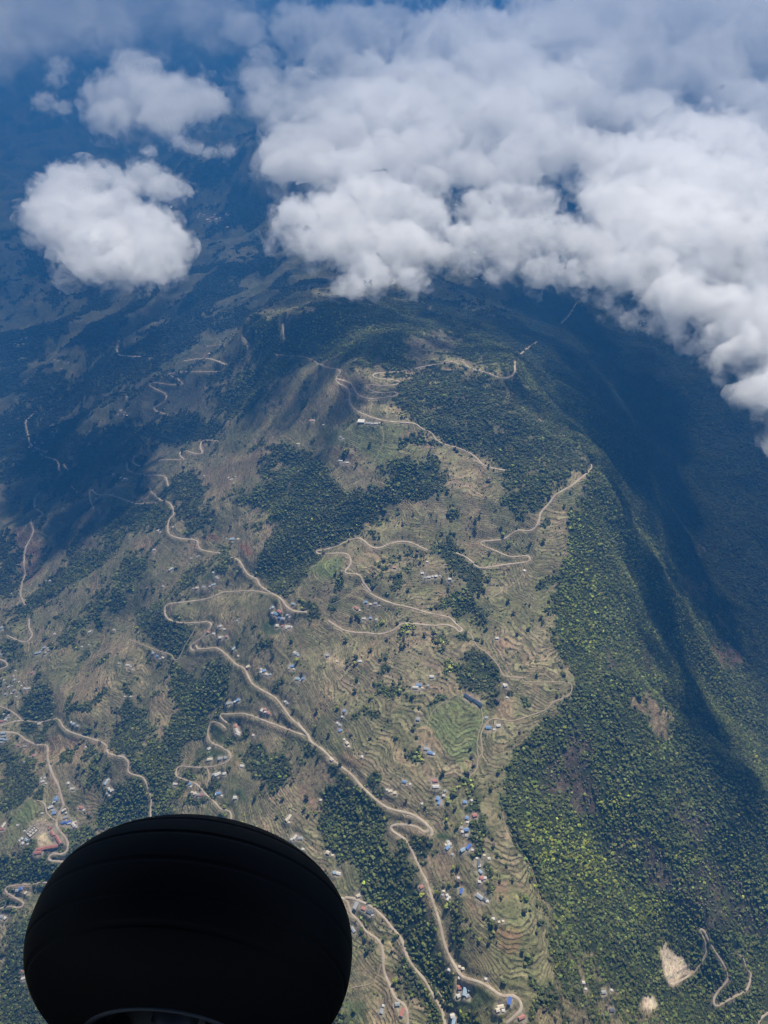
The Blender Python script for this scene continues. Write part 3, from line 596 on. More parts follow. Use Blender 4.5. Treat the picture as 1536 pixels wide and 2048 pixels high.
# ------------------------------------------------------------------ homesteads: (zoom, place words, [(x, y, roof, size, angle)])
# roof: b blue, B deep blue, l light blue, r red, w white, g dark grey, t grey tin, y cream ; size: s shed, m house, l long
HOUSES = [
 (Z8,'above the lower hairpin bend',[(335,45,'b','m',-20),(368,58,'w','s',10)]),
 (Z8,'beside the lime green bamboo grove',[(523,38,'r','l',5),(527,76,'w','l',8),(575,128,'w','s',0),(540,148,'b','m',60),(546,172,'b','l',70),(583,100,'t','s',20)]),
 (Z8,'by the terraces right of the big dark grove',[(705,170,'b','m',0),(748,158,'w','s',20)]),
 (Z8,'beside the round green pasture',[(718,268,'b','m',-10),(765,250,'r','m',15),(715,340,'b','m',5),(716,376,'t','s',0),(686,330,'t','s',40),(722,292,'w','s',0),(690,355,'w','s',10)]),
 (Z8,'under the small green field below the hairpin',[(600,450,'b','m',45),(612,425,'w','m',25),(590,435,'y','s',0),(604,410,'w','s',10),(630,490,'t','s',30)]),
 (Z8,'on the open ridge below the pasture',[(692,466,'l','m',20),(728,443,'B','l',50),(752,462,'w','s',0)]),
 (Z8,'in the row standing down the ridge line',[(780,512,'w','s',0),(790,542,'g','l',75),(793,560,'w','s',5),(800,596,'l','m',-40),(808,638,'r','m',5),(830,634,'w','s',0),(795,660,'w','s',0),(853,515,'w','s',0),(825,495,'y','s',0)]),
 (Z8,'left of the long road among small trees',[(440,690,'r','m',30)]),
 (Z8,'in the tree lined gap down the ridge',[(683,716,'B','l',70),(597,738,'w','s',20),(600,766,'w','s',50),(575,715,'y','s',0),(570,740,'t','s',30),(610,752,'w','s',0),(665,634,'w','s',0)]),
 (Z8,'beside the bare strip of the lower ridge',[(843,776,'w','s',0),(795,750,'t','l',-45),(825,765,'g','m',-45),(880,886,'w','s',0),(915,905,'y','s',0),(940,900,'y','s',0)]),
 (Z9,'between the two roads at the fork',[(327,180,'y','m',20),(305,265,'t','l',70),(420,320,'g','l',-30),(445,345,'w','s',30),(370,290,'r','m',-20),(440,318,'g','m',-35)]),
 (Z9,'close to the right edge of the big tyre',[(242,405,'w','s',0),(250,440,'w','s',0),(283,470,'t','l',-50)]),
 (Z9,'in the walled yard under the lower road',[(1190,965,'r','m',0),(1280,965,'w','s',0),(1235,1000,'l','l',70),(1185,995,'w','s',0),(1180,1040,'w','m',20),(1260,1030,'t','m',20)]),
 (Z9,'in the striped fields left of the lower road',[(1130,1208,'w','m',10),(1140,1250,'l','l',80),(700,1175,'r','l',70),(660,1105,'t','m',0),(525,1165,'t','m',80),(540,1115,'w','s',0)]),
 (Z9,'at the meeting of the roads on the lower ridge',[(1100,812,'w','s',-20),(1220,800,'y','s',0),(1190,785,'y','s',0),(1415,890,'w','s',0),(1190,880,'w','s',0)]),
 (Z8,'inside the last bend of the lower road',[(980,1390,'B','l',60),(925,1425,'y','l',15),(905,1455,'y','m',10),(940,1450,'w','s',0),(1055,1490,'r','l',15)]),
 (Z10,'in the clearing at the foot of the wooded slope',[(525,1490,'t','m',10),(575,1478,'w','s',0),(402,1430,'w','s',0),(415,1470,'w','s',0),(575,1600,'g','m',0)]),
 (Z8,'alone on the terraces above the hairpin',[(443,178,'w','s',10)]),
 (Z6,'under the upper valley road',[(722,398,'b','m',5),(672,428,'r','l',-50),(745,480,'b','m',5),(712,482,'w','m',0),(770,405,'t','m',0),(790,415,'t','s',0),(690,440,'w','s',-40),(775,485,'w','s',0),(745,408,'w','s',0)]),
 (Z6,'just above the road beside the thick grove',[(350,406,'l','m',-20)]),
 (Z6,'in the hamlet below the road junction',[(245,425,'l','m',50),(235,440,'t','s',0),(280,446,'r','l',-40),(262,470,'b','l',-25),(280,482,'B','m',-30),(248,468,'w','m',30),(320,462,'t','m',20),(330,475,'t','s',0),(300,485,'t','m',-20)]),
 (Z6,'on the lower edge of the bright green meadow',[(295,520,'r','m',0),(268,520,'w','m',5),(322,524,'w','l',10),(340,518,'w','s',60),(315,535,'w','s',0)]),
 (Z6,'beside the winding road on the left slope',[(45,635,'l','m',60),(68,672,'w','s',0),(118,728,'y','m',30)]),
 (Z6,'in the pair of yards right of the winding road',[(200,748,'b','m',20),(188,760,'w','m',60),(215,768,'w','m',-30),(185,742,'w','s',0),(232,764,'l','s',10)]),
 (Z6,'in the upper middle hamlet among small fields',[(342,726,'b','l',10),(330,740,'y','s',0),(352,740,'w','s',0),(365,662,'t','m',0),(357,655,'w','s',0),(375,668,'l','s',0)]),
 (Z6,'in the terraced hamlet at the middle of the slope',[(400,785,'b','m',5),(372,790,'l','l',5),(385,798,'t','s',0)]),
 (Z6,'by the side track on the left slope',[(68,898,'b','m',10),(40,910,'t','m',20),(20,915,'t','l',20),(55,912,'w','s',15),(205,945,'r','m',30),(222,965,'r','m',-40),(190,958,'w','m',60),(208,962,'w','s',0)]),
 (Z6,'in the string of yards on the middle terraces',[(612,955,'b','m',30),(600,985,'w','s',0),(590,1055,'b','m',30),(575,1015,'w','s',60),(585,1025,'t','m',-50),(625,1120,'y','m',-50),(635,1135,'y','s',0),(610,1100,'w','s',0)]),
 (Z6,'below the side track near the forest',[(60,1040,'r','m',80),(64,1062,'w','l',-50),(72,1075,'w','s',0),(145,1078,'w','s',0),(88,1235,'w','s',0),(55,1400,'w','s',0)]),
 (Z6,'on the terraces in the middle of the slope',[(992,822,'b','l',0),(1040,825,'t','s',0),(975,836,'w','l',0),(1010,838,'w','s',0)]),
 (Z6,'alone by the terraces below the grove',[(1058,779,'w','m',-5)]),
 (Z6,'on the corner of the small square field',[(988,998,'t','m',0)]),
 (Z6,'at the foot of the brown field',[(1032,1150,'t','l',-15),(1050,1168,'b','l',-20),(1070,1172,'w','s',-20)]),
 (Z6,'along the ridge track right of the dark grove',[(1338,988,'l','s',0),(1348,1040,'b','l',0),(1400,1030,'w','m',10),(1378,1048,'w','s',0),(1435,825,'w','m',20),(1428,818,'y','s',0),(1445,885,'w','s',0)]),
 (Z6,'beside the brown patch on the upper ridge',[(1392,582,'w','m',0)]),
 (Z6,'on the small knoll above the valley road',[(868,220,'r','m',0)]),
 (Z6,'on the fields above the dark tree line',[(1010,250,'w','m',0),(1045,270,'w','m',5),(1080,266,'w','m',5),(1028,274,'t','m',0),(1062,264,'w','s',0),(1150,281,'w','m',0),(1035,190,'w','s',0),(1100,262,'t','s',0)]),
 (Z6,'beside the pale bare field',[(692,700,'w','m',0),(525,670,'t','m',40),(575,700,'y','s',0)]),
 (Z6,'near the long road in the middle',[(702,1188,'w','s',60),(545,1203,'y','m',-50),(308,905,'w','s',40),(320,915,'t','s',-40),(490,1410,'y','s',0),(330,1495,'y','m',60),(320,1515,'y','m',50),(845,1365,'y','m',10),(870,1375,'y','m',0),(830,1358,'w','s',0)]),
 (Z5,'above the dark wooded hollow',[(805,675,'b','m',-30),(835,682,'w','m',-30),(785,660,'t','m',-30),(820,690,'t','s',-30)]),
 (Z5,'beside the bend of the valley road',[(1065,550,'r','m',-20),(1095,560,'w','m',-15),(1128,580,'w','m',0),(1160,575,'r','m',0),(1140,570,'t','s',0)]),
 (Z5,'on the small field above the bend',[(1130,520,'w','m',40),(1150,535,'w','s',0),(1215,492,'l','s',0),(1120,530,'t','s',0)]),
 (Z5,'in the row on the green terrace',[(1092,308,'l','m',10),(1075,318,'w','s',0),(1045,320,'t','m',5),(1010,325,'w','m',10),(990,328,'t','s',0),(1100,300,'w','s',0)]),
 (Z5,'above the green terrace',[(1108,268,'t','m',40),(1092,245,'w','s',0),(1115,275,'w','s',0)]),
 (Z5,'on the high terraces beside the red field',[(1190,75,'l','l',0),(1219,75,'y','m',10),(1160,72,'l','s',0),(1010,165,'w','s',0),(980,172,'w','s',0),(1020,158,'t','s',0)]),
 (Z5,'by the upper left road',[(885,12,'w','s',0),(810,30,'w','m',40),(822,38,'w','s',0),(790,130,'w','m',0),(880,225,'w','m',40),(870,235,'t','m',40),(835,315,'w','s',0)]),
 (Z5,'on the shaded left hillside',[(257,288,'w','m',0),(237,285,'t','s',0),(280,560,'y','m',20),(60,352,'y','s',0)]),
 (Z5,'in the left hand village above the grove',[(225,630,'l','m',20),(200,655,'l','l',25),(235,655,'w','s',0),(245,632,'w','s',0),(185,663,'t','m',10),(215,640,'t','s',0),(250,645,'t','m',0),(230,672,'t','s',10),(190,700,'t','s',0)]),
 (Z5,'alone above the thick left grove',[(165,760,'r','m',0)]),
 (Z5,'in the scattered village on the left edge',[(130,840,'w','l',-10),(148,838,'w','m',30),(110,825,'w','s',0),(75,850,'t','m',20),(98,805,'w','s',50),(62,825,'t','s',0),(45,830,'w','m',40),(20,795,'w','s',50),(70,775,'w','s',60),(80,748,'w','s',0),(30,870,'t','m',0),(60,865,'w','s',20),(95,860,'t','s',0),(85,880,'w','s',0),(25,810,'t','s',30),(75,795,'t','m',60)]),
 (Z5,'at the left edge above the brown slope',[(5,530,'l','l',10),(15,540,'w','s',0),(10,520,'w','s',0),(0,665,'l','m',0)]),
 (Z5,'on the bare hillside on the left',[(655,720,'w','l',-10),(668,724,'w','s',0),(610,712,'t','m',0),(680,742,'y','s',30),(420,625,'w','s',40),(460,548,'w','m',40),(470,540,'t','s',0),(455,615,'t','s',40),(585,540,'w','m',0),(640,880,'w','s',0),(670,880,'w','s',0)]),
 (Z5,'beside the road along the bare slope',[(378,1022,'l','m',-20),(398,1032,'t','m',-30),(365,1012,'w','s',60),(202,1020,'y','m',20),(440,1138,'w','s',0),(632,1180,'t','s',0)]),
 (Z5,'below the junction on the far left',[(95,1132,'r','m',0),(172,1183,'r','m',10),(130,1135,'t','m',0),(125,1215,'t','s',0),(150,1190,'t','s',0)]),
 (Z5,'in the blue roofed cluster at the left edge',[(18,1068,'l','l',5),(22,1085,'t','l',5),(14,1100,'l','l',5),(30,1105,'l','m',10),(8,1118,'t','m',0),(40,990,'t','l',15),(20,970,'w','s',0),(45,975,'w','s',0),(8,1008,'r','l',10),(30,1000,'w','m',10)]),
 (Z5,'beside the broad road above the school',[(288,1400,'b','l',85),(350,1325,'w','m',-60),(372,1352,'w','l',10),(282,1420,'w','s',0),(230,1295,'w','s',0),(220,1315,'w','m',20),(236,1325,'w','s',0),(212,1300,'w','s',0)]),
 (Z5,'in the narrow hamlet on the green slope',[(553,1305,'w','m',50),(545,1325,'l','l',75),(560,1355,'w','m',-50),(572,1360,'w','m',40),(552,1350,'t','s',0),(562,1388,'w','s',50),(550,1380,'t','s',0)]),
 (Z5,'alone below the road near the school',[(415,1450,'r','l',-30),(430,1462,'w','s',0),(405,1452,'w','s',0)]),
 (Z5,'inside the bend of the farm track',[(1208,1030,'r','m',85),(1212,1050,'w','m',-45),(1222,1068,'w','m',30),(1212,1073,'y','s',0)]),
 (Z5,'on the green terrace inside the loop road',[(1072,1148,'w','m',20),(1075,1202,'y','l',5),(1130,1198,'t','l',10),(1155,1192,'t','m',20)]),
 (Z5,'below the loop road',[(898,1328,'w','l',0),(975,1328,'b','m',0),(978,1340,'w','s',0),(1115,1278,'w','l',20),(1098,1285,'t','m',10),(1150,1275,'w','m',20),(1240,1236,'w','m',-10),(1205,1400,'w','m',0)]),
 (Z5,'on the dry terraces left of the green field',[(1120,1375,'b','l',5),(1108,1385,'w','s',0),(1135,1385,'w','s',0),(1000,1378,'y','m',30),(1015,1385,'t','m',0),(1030,1382,'r','m',30),(985,1372,'y','s',0)]),
 (Z12,'above the school junction',[(770,5,'b','l',-10),(730,40,'w','s',0),(692,100,'w','l',35),(740,185,'b','m',15),(742,150,'t','m',30),(720,140,'t','m',0),(700,90,'y','s',0),(760,165,'t','s',0)]),
 (Z12,'inside the tight loop of road by the school',[(865,150,'w','m',40),(905,180,'w','s',0),(890,130,'y','s',0)]),
 (Z12,'right of the school road',[(870,315,'B','l',10),(945,308,'B','l',20),(950,318,'w','m',25),(1025,305,'y','m',20),(1010,350,'w','l',-40),(1045,375,'w','s',0),(900,240,'t','l',20)]),
 (Z12,'on the slope left of the school yard',[(305,535,'w','m',-30),(365,552,'l','m',-30),(320,603,'w','m',-30),(270,560,'w','s',0),(380,605,'w','s',0),(240,350,'w','s',0),(578,185,'w','s',0),(345,430,'w','s',0)]),
 (Z12,'at the left edge beside the school slope',[(50,345,'y','l',80),(28,410,'r','l',15)]),
 (Z12,'inside the zigzag of the lower left road',[(285,1215,'B','m',20),(240,1245,'t','m',0),(355,1270,'y','m',50)]),
 (Z12,'at the left edge under the zigzag road',[(15,1600,'t','l',-10),(70,1618,'w','m',-30)]),
 (Z9a:=((0,1600),S9),'just right of the top of the big tyre',[(1165,82,'y','m',50),(1168,95,'y','s',0),(1192,152,'w','l',60),(1180,165,'w','s',0),(1215,155,'t','m',0),(1225,200,'w','s',0)]),
 (Z9a,'on the terraces at the upper right of the tyre',[(1368,298,'w','m',-20),(1352,298,'l','m',10),(1325,215,'y','m',-20),(1345,225,'y','s',0)]),
 (Z9a,'beside the left edge of the big tyre',[(95,722,'w','m',20),(90,692,'r','s',0),(112,712,'y','s',0)]),
 (Z4,'on the high farm under the summit road',[(488,537,'w','x',0),(520,544,'t','l',0),(552,545,'w','l',0),(568,540,'y','s',0),(505,527,'t','s',0),(535,546,'w','s',0)]),
 (Z4,'on the upper terraces left of the high farm',[(268,532,'r','l',20),(280,525,'y','m',0),(322,550,'y','s',0),(398,605,'l','m',-25),(410,612,'l','s',-25),(215,632,'w','s',0),(208,635,'y','s',0)]),
 (Z4,'in the middle of the high brown terraces',[(400,708,'w','m',0),(427,716,'w','m',0),(390,712,'t','s',0),(415,715,'t','s',0),(212,752,'t','s',0)]),
 (Z3a,'in the hazy red roofed compound by the high road',[(1055,412,'r','l',10),(1040,428,'r','m',20),(1070,405,'y','m',0),(1058,425,'r','m',0)]),
 (Z3a,'on the shaded terraces on the left',[(640,1045,'w','l',-10),(620,1040,'w','m',0),(582,1022,'w','m',0),(650,1052,'t','m',0),(495,1148,'t','l',-20),(510,1155,'w','s',0),(1170,1040,'w','s',0),(1190,1046,'w','s',0),(1205,1035,'t','s',0),(1045,1030,'w','s',0),(1180,1050,'y','s',0)]),
 (Z3a,'in the hazy village on the far left road',[(180,860,'w','m',0),(215,862,'w','m',0),(150,885,'w','m',0),(170,905,'w','m',20),(210,920,'w','m',0),(245,905,'w','m',0),(190,893,'w','m',0),(70,970,'w','s',0),(155,995,'w','s',0),(100,972,'w','s',0),(270,805,'w','s',0),(290,800,'w','s',0),(48,818,'w','s',0)]),
 (Z3a,'in the hazy hamlet among brown fields',[(650,627,'w','m',0),(620,695,'w','m',0),(640,705,'w','s',0),(605,715,'w','s',0),(650,720,'w','s',0),(635,718,'w','s',0)]),
 (Z3a,'in the far hazy village at the left',[(120,355,'w','m',0),(95,358,'w','m',0),(110,330,'w','m',0),(75,352,'w','m',0),(135,325,'w','m',0),(315,482,'w','m',0),(350,450,'w','m',0),(300,440,'w','m',0),(330,452,'w','m',0),(375,325,'w','m',0),(390,330,'w','m',0),(280,435,'w','m',0),(395,92,'w','m',0),(310,90,'w','m',0),(370,95,'w','m',0)]),
]
FAR_V = (((0,0),.5),'in the distant blue valley town between clouds',[(800,855,'w','l',0),(815,862,'w','l',0),(830,880,'y','x',10),(850,872,'r','x',10),(865,878,'y','x',5),(880,872,'w','l',0),(905,858,'y','l',0),(915,862,'w','l',0),(790,870,'w','l',0),(840,888,'w','l',0),(995,900,'w','l',0),(720,905,'w','l',0),(860,860,'w','l',0),(910,910,'y','x',0)])
HOUSES.append(FAR_V)
HL = []      # flat list with world positions
for ci, (zo, words_, lst) in enumerate(HOUSES):
    P = np.array(zp(zo[0], zo[1], [(x, y) for x, y, *_ in lst])); W = cast(P[:, 0], P[:, 1], H)
    for (x, y, c, s, a), w, p in zip(lst, W, P): HL.append(dict(ci=ci, c=c, s=s, a=a, X=w[0], Y=w[1], u=p[0], v=p[1]))
SCHOOL = [(690,390,8,6,50),(718,462,13,8,-48),(800,548,26,8,-48),(560,675,19,8,8),(705,645,30,8,10),(528,735,17,7,8)]
_P = np.array(zp(Z12[0], Z12[1], [(a, b) for a, b, *_ in SCHOOL])); SW = cast(_P[:, 0], _P[:, 1], H)
UNF = cast([Z12[1]*447], [1600+Z12[1]*432], H)[0]
GH = cast([450+S6*1246, 450+S6*1293], [1050+S6*886, 1050+S6*914], H)
TANK = cast([500+S4*1204], [600+S4*1190], H)[0]
# level pads of trodden earth
pads = [(h['X'], h['Y'], {'s':5,'m':8,'l':10,'x':14}[h['s']]) for h in HL] + [(w[0], w[1], 14) for w in SW] + [(UNF[0], UNF[1], 17), (UNF[0]+12, UNF[1]+4, 16)] + [(g[0], g[1], 12) for g in GH] + [(TANK[0], TANK[1], 5)]
for (x, y, r) in pads:
    rr = r * 3.0
    r0, r1 = int(np.searchsorted(ROWY, y - rr)), int(np.searchsorted(ROWY, y + rr)) + 1
    dd = DEP(y); c0, c1 = max(0, int(np.searchsorted(COLS, (x - rr) / dd)) - 1), int(np.searchsorted(COLS, (x + rr) / dd)) + 1
    g = np.hypot(GX[r0:r1, c0:c1] - x, GY[r0:r1, c0:c1] - y); z = lookup(H, np.array([x]), np.array([y]))[0]
    near_road = 1 - k[r0:r1, c0:c1]
    kk = (1 - smooth(r * .7, r * 1.6, g)) * near_road; H[r0:r1, c0:c1] = H[r0:r1, c0:c1] * (1 - kk) + z * kk
    gg = g * (1 + .5 * n2[r0:r1, c0:c1] + .4 * gnoise(GX[r0:r1, c0:c1] / 6, GY[r0:r1, c0:c1] / 6, 5))
    kc = ((1 - smooth(r * .6, r * 1.5, gg)) * .75)[..., None]
    GC[r0:r1, c0:c1] = GC[r0:r1, c0:c1] * (1 - kc) + np.array((.30, .255, .20)) * kc
    NOTREE[r0:r1, c0:c1] *= smooth(r * .8, r * 1.3, g)
    FDEN[r0:r1, c0:c1] *= smooth(r * .8, r * 1.6, g)
    TERR[r0:r1, c0:c1] *= smooth(r * .6, r * 1.5, g)

# ------------------------------------------------------------------ terrain mesh
idx = np.arange(NR * NC).reshape(NR, NC)
F = np.stack([idx[:-1, :-1], idx[:-1, 1:], idx[1:, 1:], idx[1:, :-1]], -1).reshape(-1, 4)
me = mesh_np('terrain', np.stack([GX, GY, H], -1).reshape(-1, 3), F)
smooth_mesh(me)
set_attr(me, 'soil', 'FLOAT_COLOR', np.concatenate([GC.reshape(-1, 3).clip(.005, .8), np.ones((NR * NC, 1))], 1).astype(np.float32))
set_attr(me, 'steps', 'FLOAT', PH.astype(np.float32))
set_attr(me, 'terraced', 'FLOAT', TERR.astype(np.float32))
set_attr(me, 'wood', 'FLOAT', FDEN.astype(np.float32))
mt = bpy.data.materials.new('hillside_ground'); mt.use_nodes = True
nt = mt.node_tree; B = nt.nodes['Principled BSDF']; B.inputs['Roughness'].default_value = .95; B.inputs['Specular IOR Level'].default_value = .1
L = nt.links.new
def att(n): return N(nt, 'ShaderNodeAttribute', attribute_name=n)
def math_(op, a, b=None, c=None):
    m = N(nt, 'ShaderNodeMath', operation=op)
    for i, q in enumerate((a, b, c)):
        if q is None: continue
        if isinstance(q, (int, float)): m.inputs[i].default_value = q
        else: L(q, m.inputs[i])
    return m.outputs[0]
def mixc(f, a, b, blend='MIX'):
    m = N(nt, 'ShaderNodeMix', data_type='RGBA', blend_type=blend)
    for s, q in (('Factor', f), ('A', a), ('B', b)):
        i = [x for x in m.inputs if x.name == s and (x.type == ('VALUE' if s == 'Factor' else 'RGBA'))][0]
        if isinstance(q, (int, float)): i.default_value = q
        elif isinstance(q, tuple): i.default_value = (*q, 1)
        else: L(q, i)
    return [o for o in m.outputs if o.type == 'RGBA'][0]
geo = N(nt, 'ShaderNodeNewGeometry')
soil = att('soil').outputs['Color']; ph = att('steps').outputs['Fac']; te = att('terraced').outputs['Fac']; wo = att('wood').outputs['Fac']
def noise(scale, detail=4, rough=.6, vec=None):
    n = N(nt, 'ShaderNodeTexNoise', i_Scale=scale, i_Detail=detail, i_Roughness=rough); L(vec or geo.outputs['Position'], n.inputs['Vector']); return n.outputs['Fac']
fine = noise(.16, 5, .7); mid = noise(.035, 4, .6)
phn = math_('ADD', ph, math_('MULTIPLY', math_('SUBTRACT', noise(.12, 2), .5), .55))
fr = math_('FRACT', phn)
# each terrace plot has a tone of its own
comb = N(nt, 'ShaderNodeCombineXYZ'); sp = N(nt, 'ShaderNodeSeparateXYZ'); L(geo.outputs['Position'], sp.inputs[0])
L(math_('MULTIPLY', sp.outputs[0], .02), comb.inputs[0]); L(math_('MULTIPLY', sp.outputs[1], .02), comb.inputs[1]); L(math_('MULTIPLY', math_('FLOOR', phn), 3.7), comb.inputs[2])
plot = N(nt, 'ShaderNodeTexVoronoi', i_Scale=1.0); L(comb.outputs[0], plot.inputs['Vector'])
pv = N(nt, 'ShaderNodeSeparateColor'); L(plot.outputs['Color'], pv.inputs[0])
tone = math_('ADD', math_('MULTIPLY', pv.outputs[0], .62), .72)
hsv = N(nt, 'ShaderNodeHueSaturation'); L(soil, hsv.inputs['Color']); L(math_('ADD', math_('MULTIPLY', pv.outputs[1], .04), .48), hsv.inputs['Hue']); L(math_('ADD', 1.0, math_('MULTIPLY', te, math_('SUBTRACT', tone, 1.0))), hsv.inputs['Value'])
c = hsv.outputs[0]
# grassy risers between the plots
rz = N(nt, 'ShaderNodeMapRange', interpolation_type='SMOOTHSTEP'); rz.inputs[1].default_value = .60; rz.inputs[2].default_value = .74; L(fr, rz.inputs[0])
re = N(nt, 'ShaderNodeMapRange', interpolation_type='SMOOTHSTEP'); re.inputs[1].default_value = .90; re.inputs[2].default_value = 1.0; re.inputs[3].default_value = 1; re.inputs[4].default_value = 0; L(fr, re.inputs[0])
brk = N(nt, 'ShaderNodeMapRange', interpolation_type='SMOOTHSTEP'); brk.inputs[1].default_value = .36; brk.inputs[2].default_value = .60; brk.inputs[3].default_value = .12; brk.inputs[4].default_value = .95; L(noise(.07, 4, .7), brk.inputs[0])
riser = math_('MULTIPLY', math_('MULTIPLY', rz.outputs[0], re.outputs[0]), math_('MULTIPLY', te, brk.outputs[0]))
c = mixc(riser, c, (.082, .082, .048))
# bushes, tussocks and earth at small scale
v = N(nt, 'ShaderNodeMapRange'); v.inputs[1].default_value = .32; v.inputs[2].default_value = .68; v.inputs[3].default_value = .62; v.inputs[4].default_value = 1.36; L(fine, v.inputs[0])
c = mixc(1.0, c, v.outputs[0], 'MULTIPLY')
sp2 = N(nt, 'ShaderNodeMapRange', interpolation_type='SMOOTHSTEP'); sp2.inputs[1].default_value = .56; sp2.inputs[2].default_value = .64; L(noise(.11, 3, .65), sp2.inputs[0])
c = mixc(math_('MULTIPLY', sp2.outputs[0], .55), c, (.05, .062, .03))
L(c, B.inputs['Base Color'])
bp = N(nt, 'ShaderNodeBump', i_Strength=1.0, i_Distance=2.2)
hgt = math_('ADD', math_('MULTIPLY', fine, 1.0), math_('MULTIPLY', riser, -.25))
L(hgt, bp.inputs['Height']); L(bp.outputs[0], B.inputs['Normal'])
tag(link('terrain', me, mt), kind='structure')

# ------------------------------------------------------------------ road ribbons
mr = bpy.data.materials.new('dirt_road_surface'); mr.use_nodes = True
nt = mr.node_tree; L = nt.links.new; geo = N(nt, 'ShaderNodeNewGeometry'); B = nt.nodes['Principled BSDF']; B.inputs['Roughness'].default_value = .95; B.inputs['Specular IOR Level'].default_value = .1
rm = N(nt, 'ShaderNodeValToRGB'); L(noise(.05, 5, .65), rm.inputs[0])
rm.color_ramp.elements[0].position = .3; rm.color_ramp.elements[0].color = (.30, .235, .165, 1); rm.color_ramp.elements[1].position = .7; rm.color_ramp.elements[1].color = (.50, .43, .34, 1)
L(rm.outputs[0], B.inputs['Base Color'])
mtk = mat_basic('dirt_track_surface', (.33, .265, .19), .95, .1)
for (nm, wd, w, z) in road_curves:
    n = len(w); T = np.gradient(w, axis=0); T /= np.linalg.norm(T, axis=1)[:, None] + 1e-9; Nn = np.stack([-T[:, 1], T[:, 0]], 1)
    jit = 1 + .22 * gnoise(w[:, 0] / 14, w[:, 1] / 14, 3)
    offs = [(-.62, -1.6), (-.5, .35), (-.17, .5), (.17, .5), (.5, .35), (.62, -1.6)]
    V = np.concatenate([np.column_stack([w + Nn * (wd * o * jit)[:, None], z + dz]) for o, dz in offs])
    m_ = len(offs); Fc = []
    for q in range(m_ - 1):
        a = np.arange(n - 1) + q * n; Fc.append(np.stack([a, a + n, a + n + 1, a + 1], 1))
    me = mesh_np(nm, V, np.concatenate(Fc)[:, ::-1])
    tag(link(nm, me, mr if nm == 'dirt_road' else mtk), kind='structure')
# ------------------------------------------------------------------ trees
def lumps(seed, n, flat=.8, sub=1, spread=.55):
    """a crown as a cluster of ragged leaf clumps, about 1 m in radius"""
    rg = np.random.RandomState(seed); bm = bmesh.new()
    for i in range(n):
        if i == 0: c = np.zeros(3); r = .62
        else:
            d = rg.normal(size=3); d /= np.linalg.norm(d); d[2] = abs(d[2]) * .8 - .15
            c = d * spread * rg.uniform(.7, 1.25); r = rg.uniform(.26, .50)
        q = bmesh.ops.create_icosphere(bm, subdivisions=sub, radius=r)
        for v in q['verts']:
            p = v.co * (1 + rg.uniform(-.24, .28)); v.co = Vector((p.x + c[0], p.y + c[1], p.z * flat + c[2] * flat))
    me = bpy.data.meshes.new('crown'); bm.to_mesh(me); bm.free(); return me
def leaf_mat(name, inst):
    m = bpy.data.materials.new(name); m.use_nodes = True
    nt = m.node_tree; L = nt.links.new; B = nt.nodes['Principled BSDF']; B.inputs['Roughness'].default_value = .75; B.inputs['Specular IOR Level'].default_value = .2
    a = N(nt, 'ShaderNodeAttribute', attribute_name='tint', attribute_type='INSTANCER' if inst else 'OBJECT')
    if not inst: a = N(nt, 'ShaderNodeObjectInfo')
    g = N(nt, 'ShaderNodeNewGeometry')
    n = N(nt, 'ShaderNodeTexNoise', i_Scale=.55, i_Detail=3.0, i_Roughness=.7); L(g.outputs['Position'], n.inputs['Vector'])
    r = N(nt, 'ShaderNodeMapRange'); r.inputs[1].default_value = .3; r.inputs[2].default_value = .7; r.inputs[3].default_value = .55; r.inputs[4].default_value = 1.45; L(n.outputs['Fac'], r.inputs[0])
    x = N(nt, 'ShaderNodeMix', data_type='RGBA', blend_type='MULTIPLY'); x.inputs[0].default_value = 1; L(a.outputs['Color'], x.inputs[6]); L(r.outputs[0], x.inputs[7])
    L(x.outputs[2], B.inputs['Base Color'])
    return m
ML_I = leaf_mat('forest_leaves', True); ML_O = leaf_mat('tree_leaves', False)
MBARK = mat_basic('bark', (.09, .07, .05), .9, .1)
PROTO = []
for i in range(5):
    me = lumps(100 + i, 7, .85 + .1 * (i % 2)); me.materials.append(ML_I)
    PROTO.append(bpy.data.objects.new('leaf_clump_kind', me))
PAL = np.array([(.062,.078,.036),(.118,.136,.042),(.215,.240,.045),(.175,.140,.105),(.28,.30,.08)])
